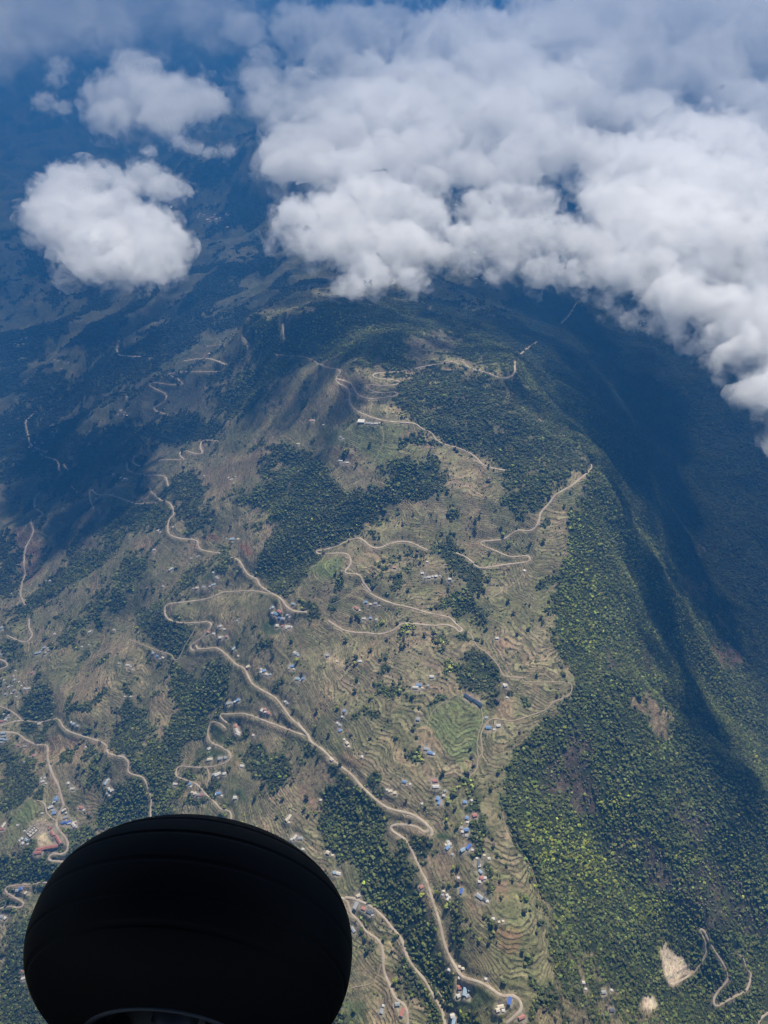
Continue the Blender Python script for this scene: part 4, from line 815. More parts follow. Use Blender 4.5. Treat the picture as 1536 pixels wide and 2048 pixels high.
def gn_scatter(name, pts, scl, rot, kind_i, tint, label=None):
    me = bpy.data.meshes.new(name); me.vertices.add(len(pts)); me.vertices.foreach_set('co', np.ascontiguousarray(pts, np.float32).ravel())
    set_attr(me, 'scl', 'FLOAT_VECTOR', scl.astype(np.float32)); set_attr(me, 'rot', 'FLOAT', rot.astype(np.float32)); set_attr(me, 'kindi', 'INT', kind_i.astype(np.int32))
    set_attr(me, 'tint', 'FLOAT_COLOR', np.concatenate([tint, np.ones((len(pts), 1))], 1).astype(np.float32))
    o = link(name, me); tag(o, kind='stuff')
    ng = bpy.data.node_groups.new(name + '_nodes', 'GeometryNodeTree')
    ng.interface.new_socket('Geometry', in_out='INPUT', socket_type='NodeSocketGeometry'); ng.interface.new_socket('Geometry', in_out='OUTPUT', socket_type='NodeSocketGeometry')
    gi = ng.nodes.new('NodeGroupInput'); go = ng.nodes.new('NodeGroupOutput'); l = ng.links.new
    g2i = ng.nodes.new('GeometryNodeGeometryToInstance'); 
    for p in PROTO[::-1]:
        oi = ng.nodes.new('GeometryNodeObjectInfo'); oi.inputs['Object'].default_value = p; oi.inputs['As Instance'].default_value = True
        l(oi.outputs['Geometry'], g2i.inputs[0])
    iop = ng.nodes.new('GeometryNodeInstanceOnPoints'); m2p = ng.nodes.new('GeometryNodeMeshToPoints')
    l(gi.outputs[0], m2p.inputs[0]); l(m2p.outputs[0], iop.inputs['Points'])
    gg = ng.nodes.new('GeometryNodeGeometryToInstance')
    # pick among the kinds
    l(g2i.outputs[0], iop.inputs['Instance']); iop.inputs['Pick Instance'].default_value = True
    def na(nm, ty):
        a = ng.nodes.new('GeometryNodeInputNamedAttribute'); a.data_type = ty; a.inputs['Name'].default_value = nm; return [s for s in a.outputs if s.enabled and s.name == 'Attribute'][0]
    l(na('kindi', 'INT'), iop.inputs['Instance Index']); l(na('scl', 'FLOAT_VECTOR'), iop.inputs['Scale'])
    cx = ng.nodes.new('ShaderNodeCombineXYZ'); l(na('rot', 'FLOAT'), cx.inputs[2]); 
    e2r = ng.nodes.new('FunctionNodeEulerToRotation'); l(cx.outputs[0], e2r.inputs[0]); l(e2r.outputs[0], iop.inputs['Rotation'])
    l(iop.outputs[0], go.inputs[0])
    md = o.modifiers.new('scatter', 'NODES'); md.node_group = ng
    return o
# forest: candidate spots are the relief's own grid points inside the frame
HF = H.reshape(-1); dpt = GD.reshape(-1)
inside = (GU > -60) & (GU < 1600) & (GV > -20) & (GV < 2110)
rowgap = np.gradient(ROWY); cellA = (rowgap[:, None] * (DEP(GY) * np.gradient(COLS)[None, :]))
spac = np.maximum(4.4, GD * 1.45 / 745 * 1.2)            # trees stand wider apart where they are too small to see
dens = smooth(.22, .75, FDEN) * NOTREE
_valley_shade = np.maximum(smooth(2150, 3000, GD), smooth(0, 140, GU - 1130 - .66 * (GV - 900)) * smooth(2048, 1500, GV))  # where shadow over the valleys is painted into the tree tint
dens = dens * smooth(-.62, .05, fbm(GX / 20, GY / 20, 2, 151))
dens = dens * (1 - .45 * sample_mask(np.maximum(FT[3], 0)).clip(0, 1))
prob = cellA / (spac ** 2) * dens * 1.35
prob[GD > 5200] = 0; prob[~inside] = 0
# thin scatter of trees and bushes over the farmed land, mostly along terrace edges
edge = (fr_ > .5) * .9 + .1
clus = smooth(-.15, .45, fbm(GX / 48, GY / 48, 4, 111)) ** 1.5 * 1.3 + .10
prob2 = cellA / 52. * (1 + 3.5 * smooth(.05, .3, FDEN)) * (1 - smooth(.2, .6, FDEN)) * NOTREE * edge * clus * (GD < 3300) * inside * (1 - sum(sample_mask(m) for cn, m in CM if cn in ('yard','quarry','sand')).clip(0, 1)) * (1 - .8 * sum(sample_mask(m) for cn, m in CM if cn in ('green','dgreen','red','redl','tan')).clip(0, 1))
U1 = RS.rand(NR, NC); U2 = RS.rand(NR, NC)
s1 = np.flatnonzero((U1 < prob).ravel()); s2 = np.flatnonzero(((U2 < prob2) & ~(U1 < prob)).ravel())
def spots(s, jit):
    i, j = np.unravel_index(s, (NR, NC)); x = GX.ravel()[s] + RS.uniform(-.5, .5, len(s)) * jit[s]; y = GY.ravel()[s] + RS.uniform(-.5, .5, len(s)) * jit[s]
    return x, y, lookup(H, x, y)
jit = np.sqrt(cellA).ravel()
x, y, z = spots(s1, jit)
tw = np.stack([t.ravel()[s1] for t in TINT], 1) + 1e-3
mixn = fbm(GX / 70, GY / 70, 3, 121).ravel()[s1]
tw[:, 0] += .25 + .5 * np.clip(-mixn, 0, 1); tw[:, 1] += .35; tw[:, 2] += .015 + .10 * np.clip(mixn, 0, 1)
tw[:, 0] *= 1 - .8 * np.maximum(TINT[2], TINT[4]).ravel()[s1]
tw[tw < 0] = 0
cw = np.cumsum(tw, 1); cw /= cw[:, -1:]
ti = (RS.rand(len(s1))[:, None] > cw).sum(1).clip(0, 4)
_ds = smooth(2100, 3000, dpt[s1]); ti = np.where((ti >= 2) & (ti != 3) & (RS.rand(len(s1)) < _ds), 1, ti)
bign = (1 + .55 * fbm(GX / 95, GY / 95, 3, 131)).ravel()[s1]
PAL[0] = (.080, .090, .040)
tint = PAL[ti] * bign[:, None] * (1 - .70 * _valley_shade.ravel()[s1])[:, None] * (RS.lognormal(0, .33, len(s1)) ** (1 - .7 * _ds))[:, None] * (1 + RS.uniform(-.12, .12, (len(s1), 3)))
big = spac.ravel()[s1] * RS.lognormal(-.50, .33, len(s1)).clip(.3, 1.25) * np.where(ti == 3, .7, 1)
scl = np.stack([big, big, big * RS.uniform(.85, 1.35, len(s1))], 1)
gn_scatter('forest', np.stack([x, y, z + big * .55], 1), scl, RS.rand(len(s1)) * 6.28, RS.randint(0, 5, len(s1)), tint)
x2, y2, z2 = spots(s2, jit)
ti = RS.choice([0, 1, 1, 0, 0, 1, 3, 2], len(s2)); tint = PAL[ti] * RS.lognormal(0, .3, len(s2))[:, None]
r2 = RS.lognormal(math.log(1.75), .42, len(s2)).clip(.9, 4.8)
NT2 = len(s2)
# the largest of the nearer field trees become trees of their own
score = r2 * 1.0 / dpt[s2]; own = np.zeros(NT2, bool)
ok = (GU.ravel()[s2] > 5) & (GU.ravel()[s2] < 1530) & (GV.ravel()[s2] < 2040) & ~((GU.ravel()[s2] - 380) ** 2 / 330 ** 2 + (GV.ravel()[s2] - 1960) ** 2 / 330 ** 2 < 1)
own[np.argsort(-(score * ok))[:300]] = True
k2 = ~own
gn_scatter('shrubs', np.stack([x2, y2, z2 + r2 * .5], 1)[k2], np.stack([r2, r2, r2 * .95], 1)[k2], RS.rand(k2.sum()) * 6.28, RS.randint(0, 5, k2.sum()), tint[k2])
print('forest', len(s1), 'shrubs', k2.sum())
crowns = []
for i in range(4):
    me = lumps(300 + i, 10, .9, 1, .62); me.materials.append(ML_O); smooth_mesh(me); crowns.append(me)
bm = bmesh.new(); bmesh.ops.create_cone(bm, segments=6, radius1=.09, radius2=.05, depth=1.2, cap_ends=True)
for f_ in (( .35, .1, .55), (-.3, .2, .6), (.05, -.35, .5)):
    q = bmesh.ops.create_cone(bm, segments=4, radius1=.035, radius2=.015, depth=.6, cap_ends=True, matrix=Matrix.Translation((f_[0] * .5, f_[1] * .5, .45)) @ Vector((0, 0, 1)).rotation_difference(Vector(f_)).to_matrix().to_4x4())
bmesh.ops.translate(bm, verts=bm.verts, vec=(0, 0, .6)); TR = bpy.data.meshes.new('trunk'); bm.to_mesh(TR); bm.free(); TR.materials.append(MBARK)
TN = {0:'dark green', 1:'mid green', 2:'bright green', 3:'dry brown'}
OWN = []
for q in np.flatnonzero(own):
    t = bpy.data.objects.new('tree', None); COL.objects.link(t); t.location = (x2[q], y2[q], z2[q] - .2); t.rotation_euler = (0, 0, RS.rand() * 6.28); r = r2[q] * 1.25
    t.scale = (r, r, r * 1.05); t.empty_display_size = .1
    cr = link('crown', crowns[q % 4], None, t); cr.location = (0, 0, 1.15); cr.color = (*np.minimum(tint[q], 1), 1)
    link('trunk', TR, None, t)
    OWN.append((t, GU.ravel()[s2[q]], GV.ravel()[s2[q]], TN[int(ti[q])], r))
# ------------------------------------------------------------------ homesteads
ROOFC = {'b':(.15,.27,.48),'B':(.06,.14,.44),'l':(.30,.41,.50),'r':(.42,.17,.13),'w':(.58,.56,.51),'g':(.11,.13,.15),'t':(.33,.35,.36),'y':(.62,.54,.40)}
ROOFN = {'b':'blue','B':'deep blue','l':'pale blue','r':'red','w':'white','g':'dark grey','t':'grey tin','y':'cream'}
RM = {}
for kx, c_ in ROOFC.items():
    m = bpy.data.materials.new('roof_' + ROOFN[kx].replace(' ', '_')); m.use_nodes = True; nt = m.node_tree; B = nt.nodes['Principled BSDF']; B.inputs['Roughness'].default_value = .55
    tc = N(nt, 'ShaderNodeTexCoord'); w_ = N(nt, 'ShaderNodeTexNoise', i_Scale=.9, i_Detail=3.0); nt.links.new(tc.outputs['Object'], w_.inputs['Vector'])
    cr_ = N(nt, 'ShaderNodeValToRGB'); cr_.color_ramp.elements[0].position = .3; cr_.color_ramp.elements[1].position = .7
    cr_.color_ramp.elements[0].color = (*[q * .72 + .02 for q in c_], 1); cr_.color_ramp.elements[1].color = (*[min(1, q * 1.12 + .01) for q in c_], 1)
    nt.links.new(w_.outputs['Fac'], cr_.inputs[0]); nt.links.new(cr_.outputs[0], B.inputs['Base Color']); RM[kx] = m
WALLM = [mat_basic('plaster_wall', (.52, .46, .38)), mat_basic('stone_wall', (.30, .26, .21)), mat_basic('pale_wall', (.6, .57, .52))]
DOORM = mat_basic('door_wood', (.12, .07, .04)); GLASSM = mat_basic('window_glass', (.04, .05, .06), .2, .5); CONC = mat_basic('bare_concrete', (.55, .50, .42), .9)
def bm_box(bm, x0, x1, y0, y1, z0, z1, rot=None):
    q = bmesh.ops.create_cube(bm, size=1)
    for v in q['verts']: v.co = Vector(((x0 + x1) / 2 + v.co.x * (x1 - x0), (y0 + y1) / 2 + v.co.y * (y1 - y0), (z0 + z1) / 2 + v.co.z * (z1 - z0)))
    return q['verts']
def me_from(bm, name, mat):
    me = bpy.data.meshes.new(name); bmesh.ops.recalc_face_normals(bm, faces=bm.faces); bm.to_mesh(me); bm.free(); me.materials.append(mat); return me
def gable(L_, W_, h, rise, over=.6, th=.14):
    """two thick roof slopes meeting in a ridge"""
    bm = bmesh.new(); x = L_ / 2 + over; y = W_ / 2 + over
    for s in (-1, 1):
        a = [(-x, 0, h + rise), (x, 0, h + rise), (x, s * y, h - rise * over / (W_ / 2)), (-x, s * y, h - rise * over / (W_ / 2))]
        t = [bm.verts.new((p[0], p[1], p[2] + th)) for p in a]; b = [bm.verts.new(p) for p in a]
        bm.faces.new(t); bm.faces.new(b[::-1])
        for i in range(4): bm.faces.new((t[i], b[i], b[(i + 1) % 4], t[(i + 1) % 4]))
    return bm
def hip(L_, W_, h, rise, over=.7, th=.15):
    bm = bmesh.new(); x = L_ / 2 + over; y = W_ / 2 + over; r = max(.3, x - y)
    base = [(-x, -y, h), (x, -y, h), (x, y, h), (-x, y, h)]
    bb = [bm.verts.new(p) for p in base]; tt = [bm.verts.new((p[0], p[1], p[2] + th)) for p in base]
    r0 = bm.verts.new((-r, 0, h + rise)); r1 = bm.verts.new((r, 0, h + rise))
    bm.faces.new(bb[::-1])
    for i in range(4): bm.faces.new((bb[i], bb[(i + 1) % 4], tt[(i + 1) % 4], tt[i]))
    bm.faces.new((tt[0], tt[1], r1, r0)); bm.faces.new((tt[1], tt[2], r1)); bm.faces.new((tt[2], tt[3], r0, r1)); bm.faces.new((tt[3], tt[0], r0))
    return bm
def walls(L_, W_, h, rise, gab=True):
    bm = bmesh.new(); bm_box(bm, -L_ / 2, L_ / 2, -W_ / 2, W_ / 2, -2.5, h)
    if gab:
        for s in (-1, 1):
            p = [bm.verts.new(q) for q in ((s * L_ / 2, -W_ / 2, h), (s * L_ / 2, W_ / 2, h), (s * L_ / 2, 0, h + rise - .05))]
            q_ = [bm.verts.new((v.co.x - s * .2, v.co.y, v.co.z)) for v in p]
            bm.faces.new(p); bm.faces.new(q_[::-1]); [bm.faces.new((p[i], p[(i + 1) % 3], q_[(i + 1) % 3], q_[i])) for i in range(3)]
    return bm
SZ = {'s': [(5.2, 4.2, 2.3, .8)], 'm': [(9, 6.2, 3.6, 1.6), (8, 7, 4.6, 1.5), (10, 6, 3.2, 1.4)], 'l': [(14, 6.4, 3.2, 1.5), (15, 7.2, 3.8, 1.7)], 'x': [(20, 17, 6, 1.2)]}
_pc = {}
def house_parts(s, vi, c, wi, hp):
    key = (s, vi, c, wi, hp)
    if key in _pc: return _pc[key]
    L_, W_, h, rise = SZ[s][vi]
    rf = me_from(hip(L_, W_, h, rise) if hp else gable(L_, W_, h, rise), 'roof', RM[c]); wl = me_from(walls(L_, W_, h, rise, not hp), 'wall', WALLM[wi])
    bm = bmesh.new(); bm_box(bm, -.6, .6, -W_ / 2 - .08, -W_ / 2, 0, 2.1); dr = me_from(bm, 'door', DOORM)
    wins = []
    if s != 's':
        for xx in ([-L_ * .3, L_ * .3] if s == 'm' else [-L_ * .36, -L_ * .18, L_ * .18, L_ * .36]):
            bm = bmesh.new(); bm_box(bm, xx - .5, xx + .5, -W_ / 2 - .06, -W_ / 2, 1.0, 2.1); wins.append(me_from(bm, 'window', GLASSM))
    _pc[key] = (rf, wl, dr, wins); return _pc[key]
SIZEN = {'s': 'small', 'm': 'mid sized', 'l': 'long', 'x': 'large'}
KIND = {'s': ('shed', 'shed'), 'm': ('farmhouse', 'house'), 'l': ('farmhouse', 'house'), 'x': ('farm_building', 'building')}
from collections import defaultdict
bucket = defaultdict(list)
for q, hh in enumerate(HL): bucket[(hh['ci'], hh['c'], hh['s'])].append(q)
def place_word(q, lst, HL=HL):
    if len(lst) == 1: return None
    us = [HL[i]['u'] for i in lst]; vs = [HL[i]['v'] for i in lst]
    byu = (max(us) - min(us)) > (max(vs) - min(vs)) * 1.0
    o = sorted(lst, key=lambda i: HL[i]['u'] if byu else HL[i]['v']); r = o.index(q); n = len(o)
    ends = ('leftmost', 'rightmost') if byu else ('uppermost', 'lowest')
    if r == 0: return ends[0]
    if r == n - 1: return ends[1]
    if n == 3: return 'middle'
    return ['second', 'third', 'fourth', 'fifth', 'sixth', 'seventh', 'eighth', 'ninth', 'tenth', 'eleventh', 'twelfth', 'thirteenth', 'fourteenth'][r - 1] + (' from the left' if byu else ' from the top')
for q, hh in enumerate(HL):
    rg = random.Random(q * 7 + 1); s, c = hh['s'], hh['c']; vi = rg.randrange(len(SZ[s])); hp = (c in 'bBr' and s == 'm' and rg.random() < .5); wi = rg.choice([0, 0, 1, 2])
    rf, wl, dr, wins = house_parts(s, vi, c, wi, hp)
    nm, cat = KIND[s]
    t = bpy.data.objects.new(nm, None); COL.objects.link(t); t.empty_display_size = 1
    zz = lookup(H, np.array([hh['X']]), np.array([hh['Y']]))[0]
    t.location = (hh['X'], hh['Y'], zz + .25); t.rotation_euler = (0, 0, R(-hh['a'] if False else hh['a'] + rg.uniform(-7, 7)))
    k_ = rg.uniform(.68, .88); t.scale = (k_, k_, k_)
    link('roof', rf, None, t); link('wall', wl, None, t)
    if hh['v'] > 1000:
        link('door', dr, None, t)
        for w_ in wins: link('window', w_, None, t)
    pw = place_word(q, bucket[(hh['ci'], c, s)])
    lead = f"{SIZEN[s]} {ROOFN[c]} roofed {cat}"
    if pw and pw.startswith(('second', 'third', 'fourth', 'fifth', 'sixth', 'seventh', 'eighth', 'ninth', 'tenth', 'eleventh', 'twelfth', 'thirteenth', 'fourteenth')):
        w_ = pw.split(' ', 1); lb = f"{lead}, {pw}, {HOUSES[hh['ci']][1]}"
    else: lb = (pw + ' ' if pw else '') + f"{lead} {HOUSES[hh['ci']][1]}"
    lb = ' '.join(lb.split()[:16])
    tag(t, lb, cat, 'farm buildings scattered over the hillsides' if s != 's' else 'sheds beside the farmhouses')
# name every single tree after the farmyard nearest to it
TL = []
for (t, u_, v_, tn, r) in OWN:
    dd = [(h['u'] - u_) ** 2 + (h['v'] - v_) ** 2 for h in HL]; TL.append(dict(u=u_, v=v_, ci=HL[int(np.argmin(dd))]['ci'], tn=tn, far=min(dd) > 45 ** 2))
tb = defaultdict(list)
for q, d_ in enumerate(TL): tb[(d_['ci'], d_['tn'])].append(q)
for q, d_ in enumerate(TL):
    pw = place_word(q, tb[(d_['ci'], d_['tn'])], TL) or 'lone'
    place = HOUSES[d_['ci']][1]
    w_ = pw.split(' ', 1)
    if len(tb[(d_['ci'], d_['tn'])]) > 15 and len(w_) > 1 and w_[0] == 'fourteenth': pw = 'one'
    lb = f"{d_['tn']} tree, {pw}, near houses {place}" if len(w_) > 1 else f"{pw} {d_['tn']} tree near the houses {place}"
    tag(OWN[q][0], ' '.join(lb.split()[:16]), 'tree', 'single trees on the farmland')
# school: six red roofed blocks round a bare yard
SLAB = ['smallest red roofed school block at the top of the yard', 'second red roofed school block from the top of the row', 'longest red roofed school block beside the bend of the road',
        'left red roofed school block below the bare yard', 'wide red roofed school block on the lower side of the yard', 'lowest red roofed school block at the corner']
for (x_, y_, L_, W_, a_), w_, lb in zip(SCHOOL, SW, SLAB):
    t = bpy.data.objects.new('school_block', None); COL.objects.link(t); t.location = (w_[0], w_[1], lookup(H, w_[:1], w_[1:2])[0] + .2); t.rotation_euler = (0, 0, R(a_))
    W2 = W_ * .8
    link('roof', me_from(gable(L_, W2, 3.4, 1.7), 'roof', RM['r']), None, t); link('wall', me_from(walls(L_, W2, 3.4, 1.7), 'wall', WALLM[0]), None, t)
    for k_ in range(max(1, int(L_ / 7))):
        xx = -L_ / 2 + 3 + k_ * 7
        if xx > L_ / 2 - 1: break
        bm = bmesh.new(); bm_box(bm, xx - .6, xx + .6, -W2 / 2 - .08, -W2 / 2, 0, 2.2); link('door', me_from(bm, 'door', DOORM), None, t)
        bm = bmesh.new(); bm_box(bm, xx + 1.6, xx + 3, -W2 / 2 - .06, -W2 / 2, 1, 2.2); link('window', me_from(bm, 'window', GLASSM), None, t)
    tag(t, lb, 'school', 'red roofed school blocks')
# roofless concrete shell beside the school yard
t = bpy.data.objects.new('unfinished_building', None); COL.objects.link(t); t.location = (UNF[0], UNF[1], lookup(H, UNF[:1], UNF[1:2])[0] + .3); t.rotation_euler = (0, 0, R(-38))
tag(t, 'cream concrete shell of an unfinished building with open rooms beside the school yard', 'building')
def wallbox(x0, x1, y0, y1, h=3.6, nm='wall'): 
    bm = bmesh.new(); bm_box(bm, x0, x1, y0, y1, -1.5, h); link(nm, me_from(bm, nm, CONC), None, t)
bm = bmesh.new(); bm_box(bm, -9.3, 9.3, -12.3, 12.3, -2, .15); link('floor_slab', me_from(bm, 'floor_slab', CONC), None, t)
wallbox(-9, 9, -12, -11.2); wallbox(-9, 9, 11.2, 12); wallbox(-9, -8.2, -11.2, 11.2); wallbox(8.2, 9, -11.2, 11.2)
wallbox(-.4, .4, -11.2, 11.2, 3.58); wallbox(-8.2, -.4, -6.4, -5.8, 3.56); wallbox(-8.2, -.4, 0, .6, 3.56); wallbox(-8.2, -.4, 5.8, 6.4, 3.56); wallbox(.4, 8.2, -4, -3.4, 3.56); wallbox(.4, 8.2, 3.4, 4, 3.56)
# two long dark sheds at the foot of the grove
for g_, lb in zip(GH, ['upper one of two long dark blue sheds beside the pale green field', 'lower one of two long dark blue sheds beside the pale green field']):
    t = bpy.data.objects.new('long_shed', None); COL.objects.link(t); t.location = (g_[0], g_[1], lookup(H, g_[:1], g_[1:2])[0] + .4); t.rotation_euler = (0, 0, R(-42))
    link('roof', me_from(gable(21, 6.5, 3, 1.2, .4), 'roof', mat_basic('dark_blue_tin', (.035, .06, .10), .4)), None, t); link('wall', me_from(walls(21, 6.5, 3, 1.2), 'wall', WALLM[1]), None, t)
    bm = bmesh.new(); bm_box(bm, -.9, .9, -3.33, -3.25, 0, 2.3); link('door', me_from(bm, 'door', DOORM), None, t)
    tag(t, lb, 'shed', 'long dark sheds by the grove')
# round water tank on the wooded slope
t = bpy.data.objects.new('water_tank', None); COL.objects.link(t); t.location = (TANK[0], TANK[1], lookup(H, TANK[:1], TANK[1:2])[0]); tag(t, 'round white water tank at the head of the straight footpath', 'tank')
bm = bmesh.new(); bmesh.ops.create_cone(bm, segments=24, radius1=3.2, radius2=3.2, depth=4, cap_ends=True); link('wall', me_from(bm, 'wall', CONC), None, t).location.z = 1
bm = bmesh.new(); bmesh.ops.create_cone(bm, segments=24, radius1=3.3, radius2=.6, depth=.9, cap_ends=True); link('lid', me_from(bm, 'lid', RM['w']), None, t).location.z = 3.45
# ------------------------------------------------------------------ haze
hm = bpy.data.materials.new('haze_air'); hm.use_nodes = True; nt = hm.node_tree; nt.nodes.clear()
out = N(nt, 'ShaderNodeOutputMaterial'); pv = N(nt, 'ShaderNodeVolumePrincipled')
pv.inputs['Color'].default_value = (*HAZE_COLOR, 1); pv.inputs['Density'].default_value = HAZE_DENSITY; pv.inputs['Anisotropy'].default_value = .1
nt.links.new(pv.outputs[0], out.inputs['Volume'])
bm = bmesh.new(); bmesh.ops.create_cube(bm, size=1)
XX = float(np.abs(GX).max()) + 50; Y0, Y1 = float(GY.min()) - 50, float(GY.max()) + 50; Z0, Z1 = float(H.min()) - 1, max(2040.0, float(H.max()) + 20)
for v_ in bm.verts: v_.co = Vector((v_.co.x * 2 * XX, (v_.co.y + .5) * (Y1 - Y0) + Y0, (v_.co.z + .5) * (Z1 - Z0) + Z0))
me = bpy.data.meshes.new('haze'); bm.to_mesh(me); bm.free()
tag(link('haze', me, hm), kind='stuff')
# ------------------------------------------------------------------ clouds: billowing closed bodies of white vapour at their own heights
def cloud_mat(name, dens, col=(1, 1, 1), g=.05, scale=60., lo=.40, hi=.64):
    m = bpy.data.materials.new(name); m.use_nodes = True; nt = m.node_tree; nt.nodes.clear()
    o = N(nt, 'ShaderNodeOutputMaterial'); pv = N(nt, 'ShaderNodeVolumePrincipled')
    pv.inputs['Color'].default_value = (*col, 1); pv.inputs['Density'].default_value = dens; pv.inputs['Anisotropy'].default_value = g
    nt.links.new(pv.outputs[0], o.inputs['Volume'])
    # vapour is torn and uneven: density follows a turbulent noise
    g_ = N(nt, 'ShaderNodeNewGeometry'); n_ = N(nt, 'ShaderNodeTexNoise', i_Scale=1.0 / scale, i_Detail=4.0, i_Roughness=.62, i_Distortion=.6); nt.links.new(g_.outputs['Position'], n_.inputs['Vector'])
    r_ = N(nt, 'ShaderNodeMapRange', interpolation_type='SMOOTHSTEP'); r_.inputs[1].default_value = lo; r_.inputs[2].default_value = hi; r_.inputs[3].default_value = 0.0; r_.inputs[4].default_value = dens * 1.1
    nt.links.new(n_.outputs['Fac'], r_.inputs[0]); nt.links.new(r_.outputs[0], pv.inputs['Density'])
    m.cycles.volume_step_rate = .5
    return m
_ico = {}
def ico(sub):
    if sub not in _ico:
        b = bmesh.new(); bmesh.ops.create_icosphere(b, subdivisions=sub, radius=1); b.verts.ensure_lookup_table()
        _ico[sub] = (np.array([v.co[:] for v in b.verts]), np.array([[v.index for v in f.verts] for f in b.faces])); b.free()
    return _ico[sub]
def cloud_body(name, alt, blobs, seed, mat, grow, lift, kids, wisps, flat, fuzz, wispr, vox, parent=None):
    rg = np.random.RandomState(seed); S = []
    for b in blobs:
        u_, v_, r_ = b[:3]; al = alt + (b[3] if len(b) > 3 else 0)
        p = at_z(np.array(float(u_)), np.array(float(v_)), np.array(float(al))); d = (p - CAM) @ FWD; r = r_ * d / FPX * grow
        S.append((p[0], p[1], p[2], r, 0))
    base = list(S)
    for (x, y, z, r, _) in base:
        for q in range(kids):
            d = rg.normal(size=3); d /= np.linalg.norm(d); rr = r * rg.uniform(.24, .5)
            S.append((x + d[0] * r * .80, y + d[1] * r * .80, z + d[2] * r * .80 * flat, rr, 1))
            for _q in range(3):
                e = rg.normal(size=3); e /= np.linalg.norm(e); r3 = rr * rg.uniform(.3, .55)
                S.append((x + d[0] * r * .80 + e[0] * rr * .95, y + d[1] * r * .80 + e[1] * rr * .95, z + (d[2] * r * .80 + e[2] * rr * .95) * flat, r3, 2))
        for q in range(wisps):
            d = rg.normal(size=3); d /= np.linalg.norm(d); rr = r * rg.uniform(*wispr); k = rg.uniform(1.05, 1.4)
            S.append((x + d[0] * r * k, y + d[1] * r * k, z + d[2] * r * k * flat, rr, 3))
    rm = float(np.median([b[3] for b in base]))
    VV, FF, n0 = [], [], 0
    for (x, y, z, r, l) in S:
        v_, f_ = ico(3 if l == 0 else 2 if l == 1 else 1)
        VV.append(v_ * np.array([r, r, r * flat]) + np.array([x, y, z])); FF.append(f_ + n0); n0 += len(v_)
    me = mesh_np('tmp', np.concatenate(VV), np.concatenate(FF))
    o = bpy.data.objects.new('tmp', me); COL.objects.link(o)
    md = o.modifiers.new('r', 'REMESH'); md.mode = 'VOXEL'; md.voxel_size = rm / vox
    ms = o.modifiers.new('s', 'SMOOTH'); ms.factor = .5; ms.iterations = 6
    dg = bpy.context.evaluated_depsgraph_get(); me2 = bpy.data.meshes.new_from_object(o.evaluated_get(dg)); bpy.data.objects.remove(o); me2.name = name
    n = len(me2.vertices); V = np.empty(n * 3); me2.vertices.foreach_get('co', V); V = V.reshape(-1, 3)
    Nn = np.empty(n * 3); me2.vertices.foreach_get('normal', Nn); Nn = Nn.reshape(-1, 3)
    s = rm * .55; a = 0
    for o_ in range(4):
        f = 2.0 ** o_
        a = a + .5 ** o_ * (gnoise(V[:, 0] / s * f + .7 * V[:, 2] / s * f, V[:, 1] / s * f + 5, 7 + o_) + gnoise(V[:, 2] / s * f * 1.3 + 11, (V[:, 0] - V[:, 1]) / s * f * .8, 17 + o_))
    V = V + Nn * np.clip(a * rm * fuzz * .45, -.05 * rm, .35 * rm)[:, None]
    me2.vertices.foreach_set('co', V.ravel()); me2.update(); smooth_mesh(me2)
    me2.materials.clear(); me2.materials.append(mat)
    return link(name, me2, None, parent), rm
def make_cloud(name, alt, blobs, dens, label, cat='cloud', group=None, seed=0):
    rm = float(np.median([b[2] * ((at_z(np.array(float(b[0])), np.array(float(b[1])), np.array(float(alt))) - CAM) @ FWD) / FPX for b in blobs]))
    core, _ = cloud_body(name, alt, blobs, seed, cloud_mat('cloud_vapour', dens, scale=rm * 1.3, lo=.34, hi=.64), 1.0, 0, 12, 4, .72, .6, (.14, .26), 10)
    cloud_body('cloud_veil', alt, blobs, seed + 50, cloud_mat('cloud_veil_vapour', dens * .48, scale=rm * .6, lo=.43, hi=.66), 1.22, 0, 10, 6, .72, 1.0, (.2, .42), 7, core)
    tag(core, label, cat, group)
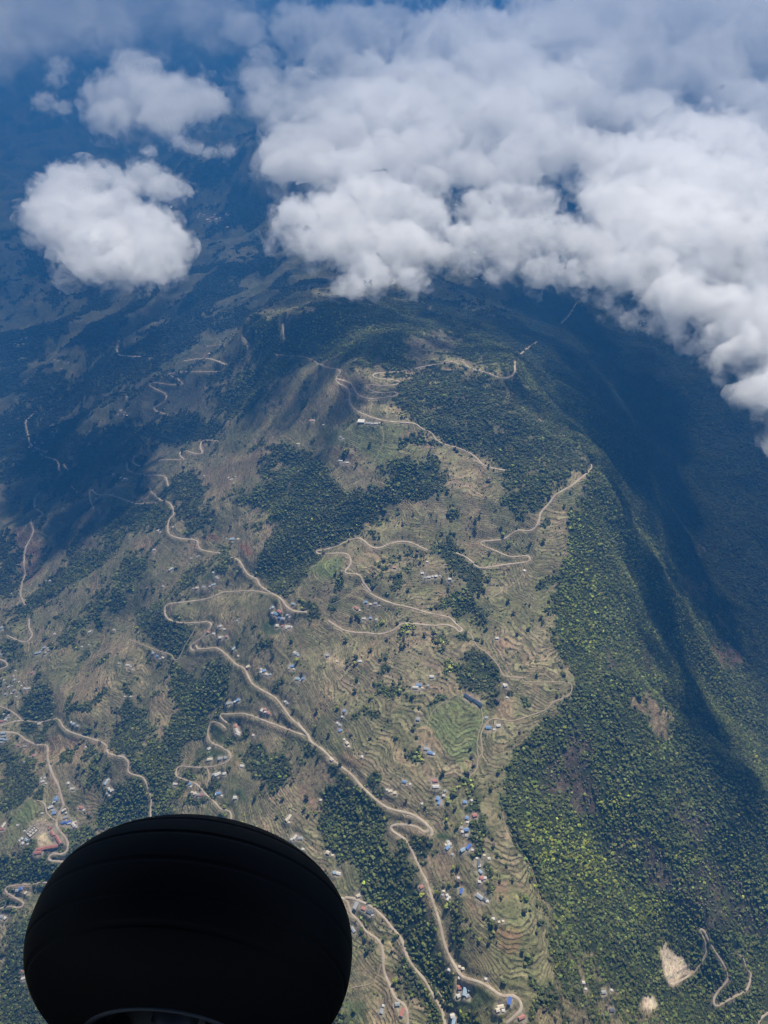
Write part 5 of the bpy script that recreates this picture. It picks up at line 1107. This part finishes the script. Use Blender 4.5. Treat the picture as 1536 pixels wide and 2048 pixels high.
CLOUDS = [
 dict(alt=1060, dens=.030, seed=1, label='bright white cumulus cloud hanging low over the left valley', blobs=[(100,430,48),(160,375,52),(120,400,50),(150,455,62),(215,430,58),(210,490,60),(280,465,62),(300,510,58),(330,480,42),(240,530,40),(165,520,40),(310,545,30),(340,520,30)]),
 dict(alt=1150, dens=.016, seed=2, label='thin grey cloud bank just behind the bright left cumulus', blobs=[(225,350,22),(290,355,38),(330,375,34),(370,380,16),(250,375,26),(195,345,16)]),
 dict(alt=1230, dens=.011, seed=3, label='flat pale cloud with two turrets in the upper left haze', blobs=[(210,190,40),(265,130,34),(300,140,30),(280,200,62),(350,200,56),(410,205,42),(220,235,42),(330,235,44),(240,140,20),(395,175,24)]),
 dict(alt=1230, dens=.009, seed=4, label='small faint puff at the far upper left', blobs=[(120,130,22),(110,160,20),(90,205,22),(130,215,18)]),
 dict(alt=1230, dens=.012, seed=5, label='small ragged cloud scrap beside the far ridge', blobs=[(360,285,18),(390,295,18),(420,305,14),(455,303,16),(300,302,14)]),
 dict(alt=1190, dens=.022, seed=6, label='big central cumulus with a ragged lower edge over the ridge', blobs=[(600,450,52),(660,440,62),(720,410,62),(790,420,62),(850,430,48),(640,490,44),(720,490,60),(800,490,60),(860,500,40),(740,550,40),(700,570,30),(820,560,30),(760,380,40),(860,360,36),(830,345,26),(580,420,26),(920,470,30)]),
 dict(alt=1190, dens=.016, seed=7, label='grey white cloud arm joining the central cumulus to the right bank', blobs=[(960,410,42),(1010,400,44),(1070,410,44),(960,480,46),(1030,480,56),(1110,470,56),(1180,500,56),(920,520,30),(1000,540,32),(1080,540,36),(1160,550,34),(950,350,24),(985,440,40),(1220,540,40)]),
 dict(alt=1250, dens=.014, seed=8, label='tall towering grey white cloud rising behind the central cumulus', blobs=[(600,290,54),(680,280,64),(560,330,40),(760,240,80),(840,180,80),(900,110,80),(880,60,50),(960,80,70),(1000,160,90),(900,250,90),(1000,260,90),(760,320,60),(840,300,60),(1080,200,80),(700,200,50),(1060,90,70),(680,340,50),(1100,300,70),(820,240,80),(640,240,50),(1130,120,90),(1110,220,90),(1020,330,60),(940,340,50),(740,150,50),(1170,60,100),(560,300,40),(620,330,50)]),
 dict(alt=1270, dens=.006, seed=9, label='soft distant cloud left of the tall tower', blobs=[(530,170,44),(600,170,48),(560,220,48),(640,200,40),(500,160,26),(510,210,30),(490,60,40),(520,110,30),(600,60,60),(700,70,70),(660,120,50),(780,60,60)]),
 dict(alt=1200, dens=.026, seed=10, label='huge bright cumulus bank filling the upper right', blobs=[(1240,240,56),(1300,260,66),(1380,300,80),(1460,300,70),(1230,320,60),(1300,360,90),(1400,400,110),(1500,400,90),(1240,420,70),(1300,470,80),(1400,500,90),(1500,520,90),(1290,540,56),(1360,590,60),(1440,620,66),(1520,640,70),(1480,200,44),(1530,220,50),(1490,700,46),(1530,780,44),(1500,790,26),(1520,840,18),(1190,240,34),(1200,390,40),(1600,500,120),(1620,700,90),(1330,200,20),(1350,450,100),(1450,330,90),(1620,790,80),(1700,820,80)]),  # blobs beyond the right frame edge are added to shade the valley
 dict(alt=1150, dens=.008, seed=11, label='torn wisps trailing under the right cloud bank', blobs=[(1210,600,20),(1230,620,16),(1260,640,22),(1310,650,26),(1350,660,24),(1200,640,10),(1390,690,26),(1420,720,20),(1170,595,12),(1440,760,18)]),
 dict(alt=1500, dens=.0011, seed=12, label='broad pale veil of cloud along the far top edge', blobs=[(60,0,120),(180,-20,120),(300,-10,100),(-60,60,110),(120,30,80),(40,90,50),(430,40,70),(220,60,60),(380,20,40),(-40,30,90),(470,-30,60)]),
 dict(alt=1380, dens=.0045, seed=13, label='blue grey cloud layer behind the right bank', blobs=[(1180,60,110),(1300,60,120),(1440,60,120),(1540,80,110),(1250,150,90),(1400,160,90),(1320,10,120),(1480,0,120),(1200,-20,120)]),
]
for c in CLOUDS:
    make_cloud('cloud', c['alt'], c['blobs'], c['dens'], c['label'], 'cloud', 'clouds floating above the mountains', c['seed'])
# ------------------------------------------------------------------ the aircraft's main wheel close to the viewer, and an unseen wing added to shade it
def revolve(prof, seg=96):
    bm = bmesh.new(); rings = []
    for (r, z) in prof: rings.append([bm.verts.new((r * math.cos(2 * math.pi * i / seg), r * math.sin(2 * math.pi * i / seg), z)) for i in range(seg)])
    for a_, b_ in zip(rings[:-1], rings[1:]):
        for i in range(seg): bm.faces.new((a_[i], a_[(i + 1) % seg], b_[(i + 1) % seg], b_[i]))
    return bm
RUB = bpy.data.materials.new('black_rubber'); RUB.use_nodes = True; nt = RUB.node_tree; B = nt.nodes['Principled BSDF']
B.inputs['Roughness'].default_value = .62; B.inputs['Specular IOR Level'].default_value = .10
tc = N(nt, 'ShaderNodeTexCoord'); n_ = N(nt, 'ShaderNodeTexNoise', i_Scale=7.0, i_Detail=6.0, i_Roughness=.7); nt.links.new(tc.outputs['Object'], n_.inputs['Vector'])
cr_ = N(nt, 'ShaderNodeValToRGB'); cr_.color_ramp.elements[0].color = (.002, .0025, .004, 1); cr_.color_ramp.elements[1].color = (.005, .006, .008, 1); nt.links.new(n_.outputs['Fac'], cr_.inputs[0]); nt.links.new(cr_.outputs[0], B.inputs['Base Color'])
DM = mat_basic('dull_metal', (.05, .055, .07), .5, .3); DM.node_tree.nodes['Principled BSDF'].inputs['Metallic'].default_value = .7
BLK = mat_basic('black_paint', (.01, .011, .013), .5, .3)
WC = CAM + ray(TYRE_UV[0], TYRE_UV[1]) * TYRE_D                 # wheel centre
axis = (-FWD * TYRE_AX[0] - UP * TYRE_AX[1] + RGT * TYRE_AX[2]); axis /= np.linalg.norm(axis)      # outer face looks at the viewer and down
wh = bpy.data.objects.new('landing_wheel', None); COL.objects.link(wh); wh.location = WC; wh.rotation_mode = 'QUATERNION'; wh.rotation_quaternion = Vector(axis).to_track_quat('Z', 'Y')
wh.empty_display_size = .2
tag(wh, 'big black aircraft wheel with ribbed tyre close in front, hub half out of view', 'wheel')
TR_, TW_ = .422, .50    # radius, width
def sgp(x, p): return math.copysign(abs(x) ** p, x)
prof = []
GRV = (-.26, -.15, .0, .15, .26)
for i in range(-100, 101):
    ph_ = i / 100 * R(66); z_ = TW_ / 2 * sgp(math.sin(ph_), .84); r_ = TR_ * sgp(math.cos(ph_), .84)
    if any(abs(z_ / TW_ - g_) < .009 for g_ in GRV): r_ -= .0028
    prof.append((r_, z_))
prof = [(prof[0][0] - .03, prof[0][1] + .05)] + prof + [(prof[-1][0] - .03, prof[-1][1] - .05)]
me = me_from(revolve(prof, 128), 'tyre', RUB); smooth_mesh(me); ty = link('tyre', me, None, wh)
rim = link('rim', (lambda m: (smooth_mesh(m), m)[1])(me_from(revolve([(.0, -.02), (.09, -.02), (.13, .012), (.155, .02), (.185, .055), (.196, .095), (.207, .10), (.212, .093), (.206, .03), (.206, -.09), (0, -.09)], 96), 'rim', DM)), None, wh)
hb = link('hub_cap', (lambda m: (smooth_mesh(m), m)[1])(me_from(revolve([(0, .075), (.035, .073), (.05, .06), (.055, .03), (.06, -.01)], 48), 'hub_cap', DM)), None, rim)
for i in range(8):
    a_ = i * math.pi / 4; bm = bmesh.new(); bmesh.ops.create_cone(bm, segments=6, radius1=.011, radius2=.011, depth=.03, cap_ends=True)
    b_ = link('bolt', me_from(bm, 'bolt', DM), None, rim); b_.location = (.098 * math.cos(a_), .098 * math.sin(a_), .0)
for i in range(6):
    a_ = i * math.pi / 3 + .3; bm = bmesh.new(); bm_box(bm, -.018, .018, -.03, .03, -.006, .018)
    b_ = link('rim_rib', me_from(bm, 'rim_rib', DM), None, rim); b_.location = (.155 * math.cos(a_), .155 * math.sin(a_), .028); b_.rotation_euler = (0, 0, a_)
rim.location = (0, 0, .135)
# axle and leg reaching up to the wing, out of the frame
WING_Z = CAM[2] + 1.5
def tube(p0, p1, r, name, parent):
    p0, p1 = Vector(p0), Vector(p1); d = p1 - p0; bm = bmesh.new(); bmesh.ops.create_cone(bm, segments=24, radius1=r, radius2=r, depth=d.length, cap_ends=True)
    me = me_from(bm, name, BLK); smooth_mesh(me); o = link(name, me, None, parent); o.rotation_mode = 'QUATERNION'; o.rotation_quaternion = d.to_track_quat('Z', 'Y'); o.location = (p0 + p1) / 2; return o
tube((0, 0, -.2), (0, 0, .30), .04, 'axle', wh)
# leg of the undercarriage and the added shade-casting wing, both above and behind the frame
_up = Matrix.Rotation(0, 4, 'X'); qi = wh.rotation_quaternion.inverted()
top = qi @ (Vector((WC[0], WC[1] - .9, WING_Z - .05)) - Vector(WC)); ax_end = Vector((0, 0, .30)); low = qi @ Vector((0, -.42, -.62))
leg = tube(ax_end, ax_end + qi @ Vector((0, -.75, -.15)), .04, 'swing_arm', wh)
tube(ax_end + qi @ Vector((0, -.75, -.15)), top, .06, 'leg_strut', wh)
bm = bmesh.new(); sec = [(-3.0, .0), (-2.2, .22), (-.8, .34), (1.0, .26), (3.0, .04), (3.0, .0), (1.0, -.10), (-1.2, -.14), (-2.6, -.08)]
for sx in (-13, 7):
    ring = [bm.verts.new((sx, y_ + .6, z_)) for y_, z_ in sec]
    if sx == -13: r0 = ring; bm.faces.new(ring)
    else:
        bm.faces.new(ring[::-1])
        for i in range(len(sec)): bm.faces.new((r0[i], ring[i], ring[(i + 1) % len(sec)], r0[(i + 1) % len(sec)]))
wg = link('shade_wing', me_from(bm, 'shade_wing', mat_basic('shade_wing_paint', (.5, .5, .5), .4)), None); wg.location = (0, 0, WING_Z)
tag(wg, 'unseen aircraft wing added overhead to shade the wheel, above the picture', 'wing')
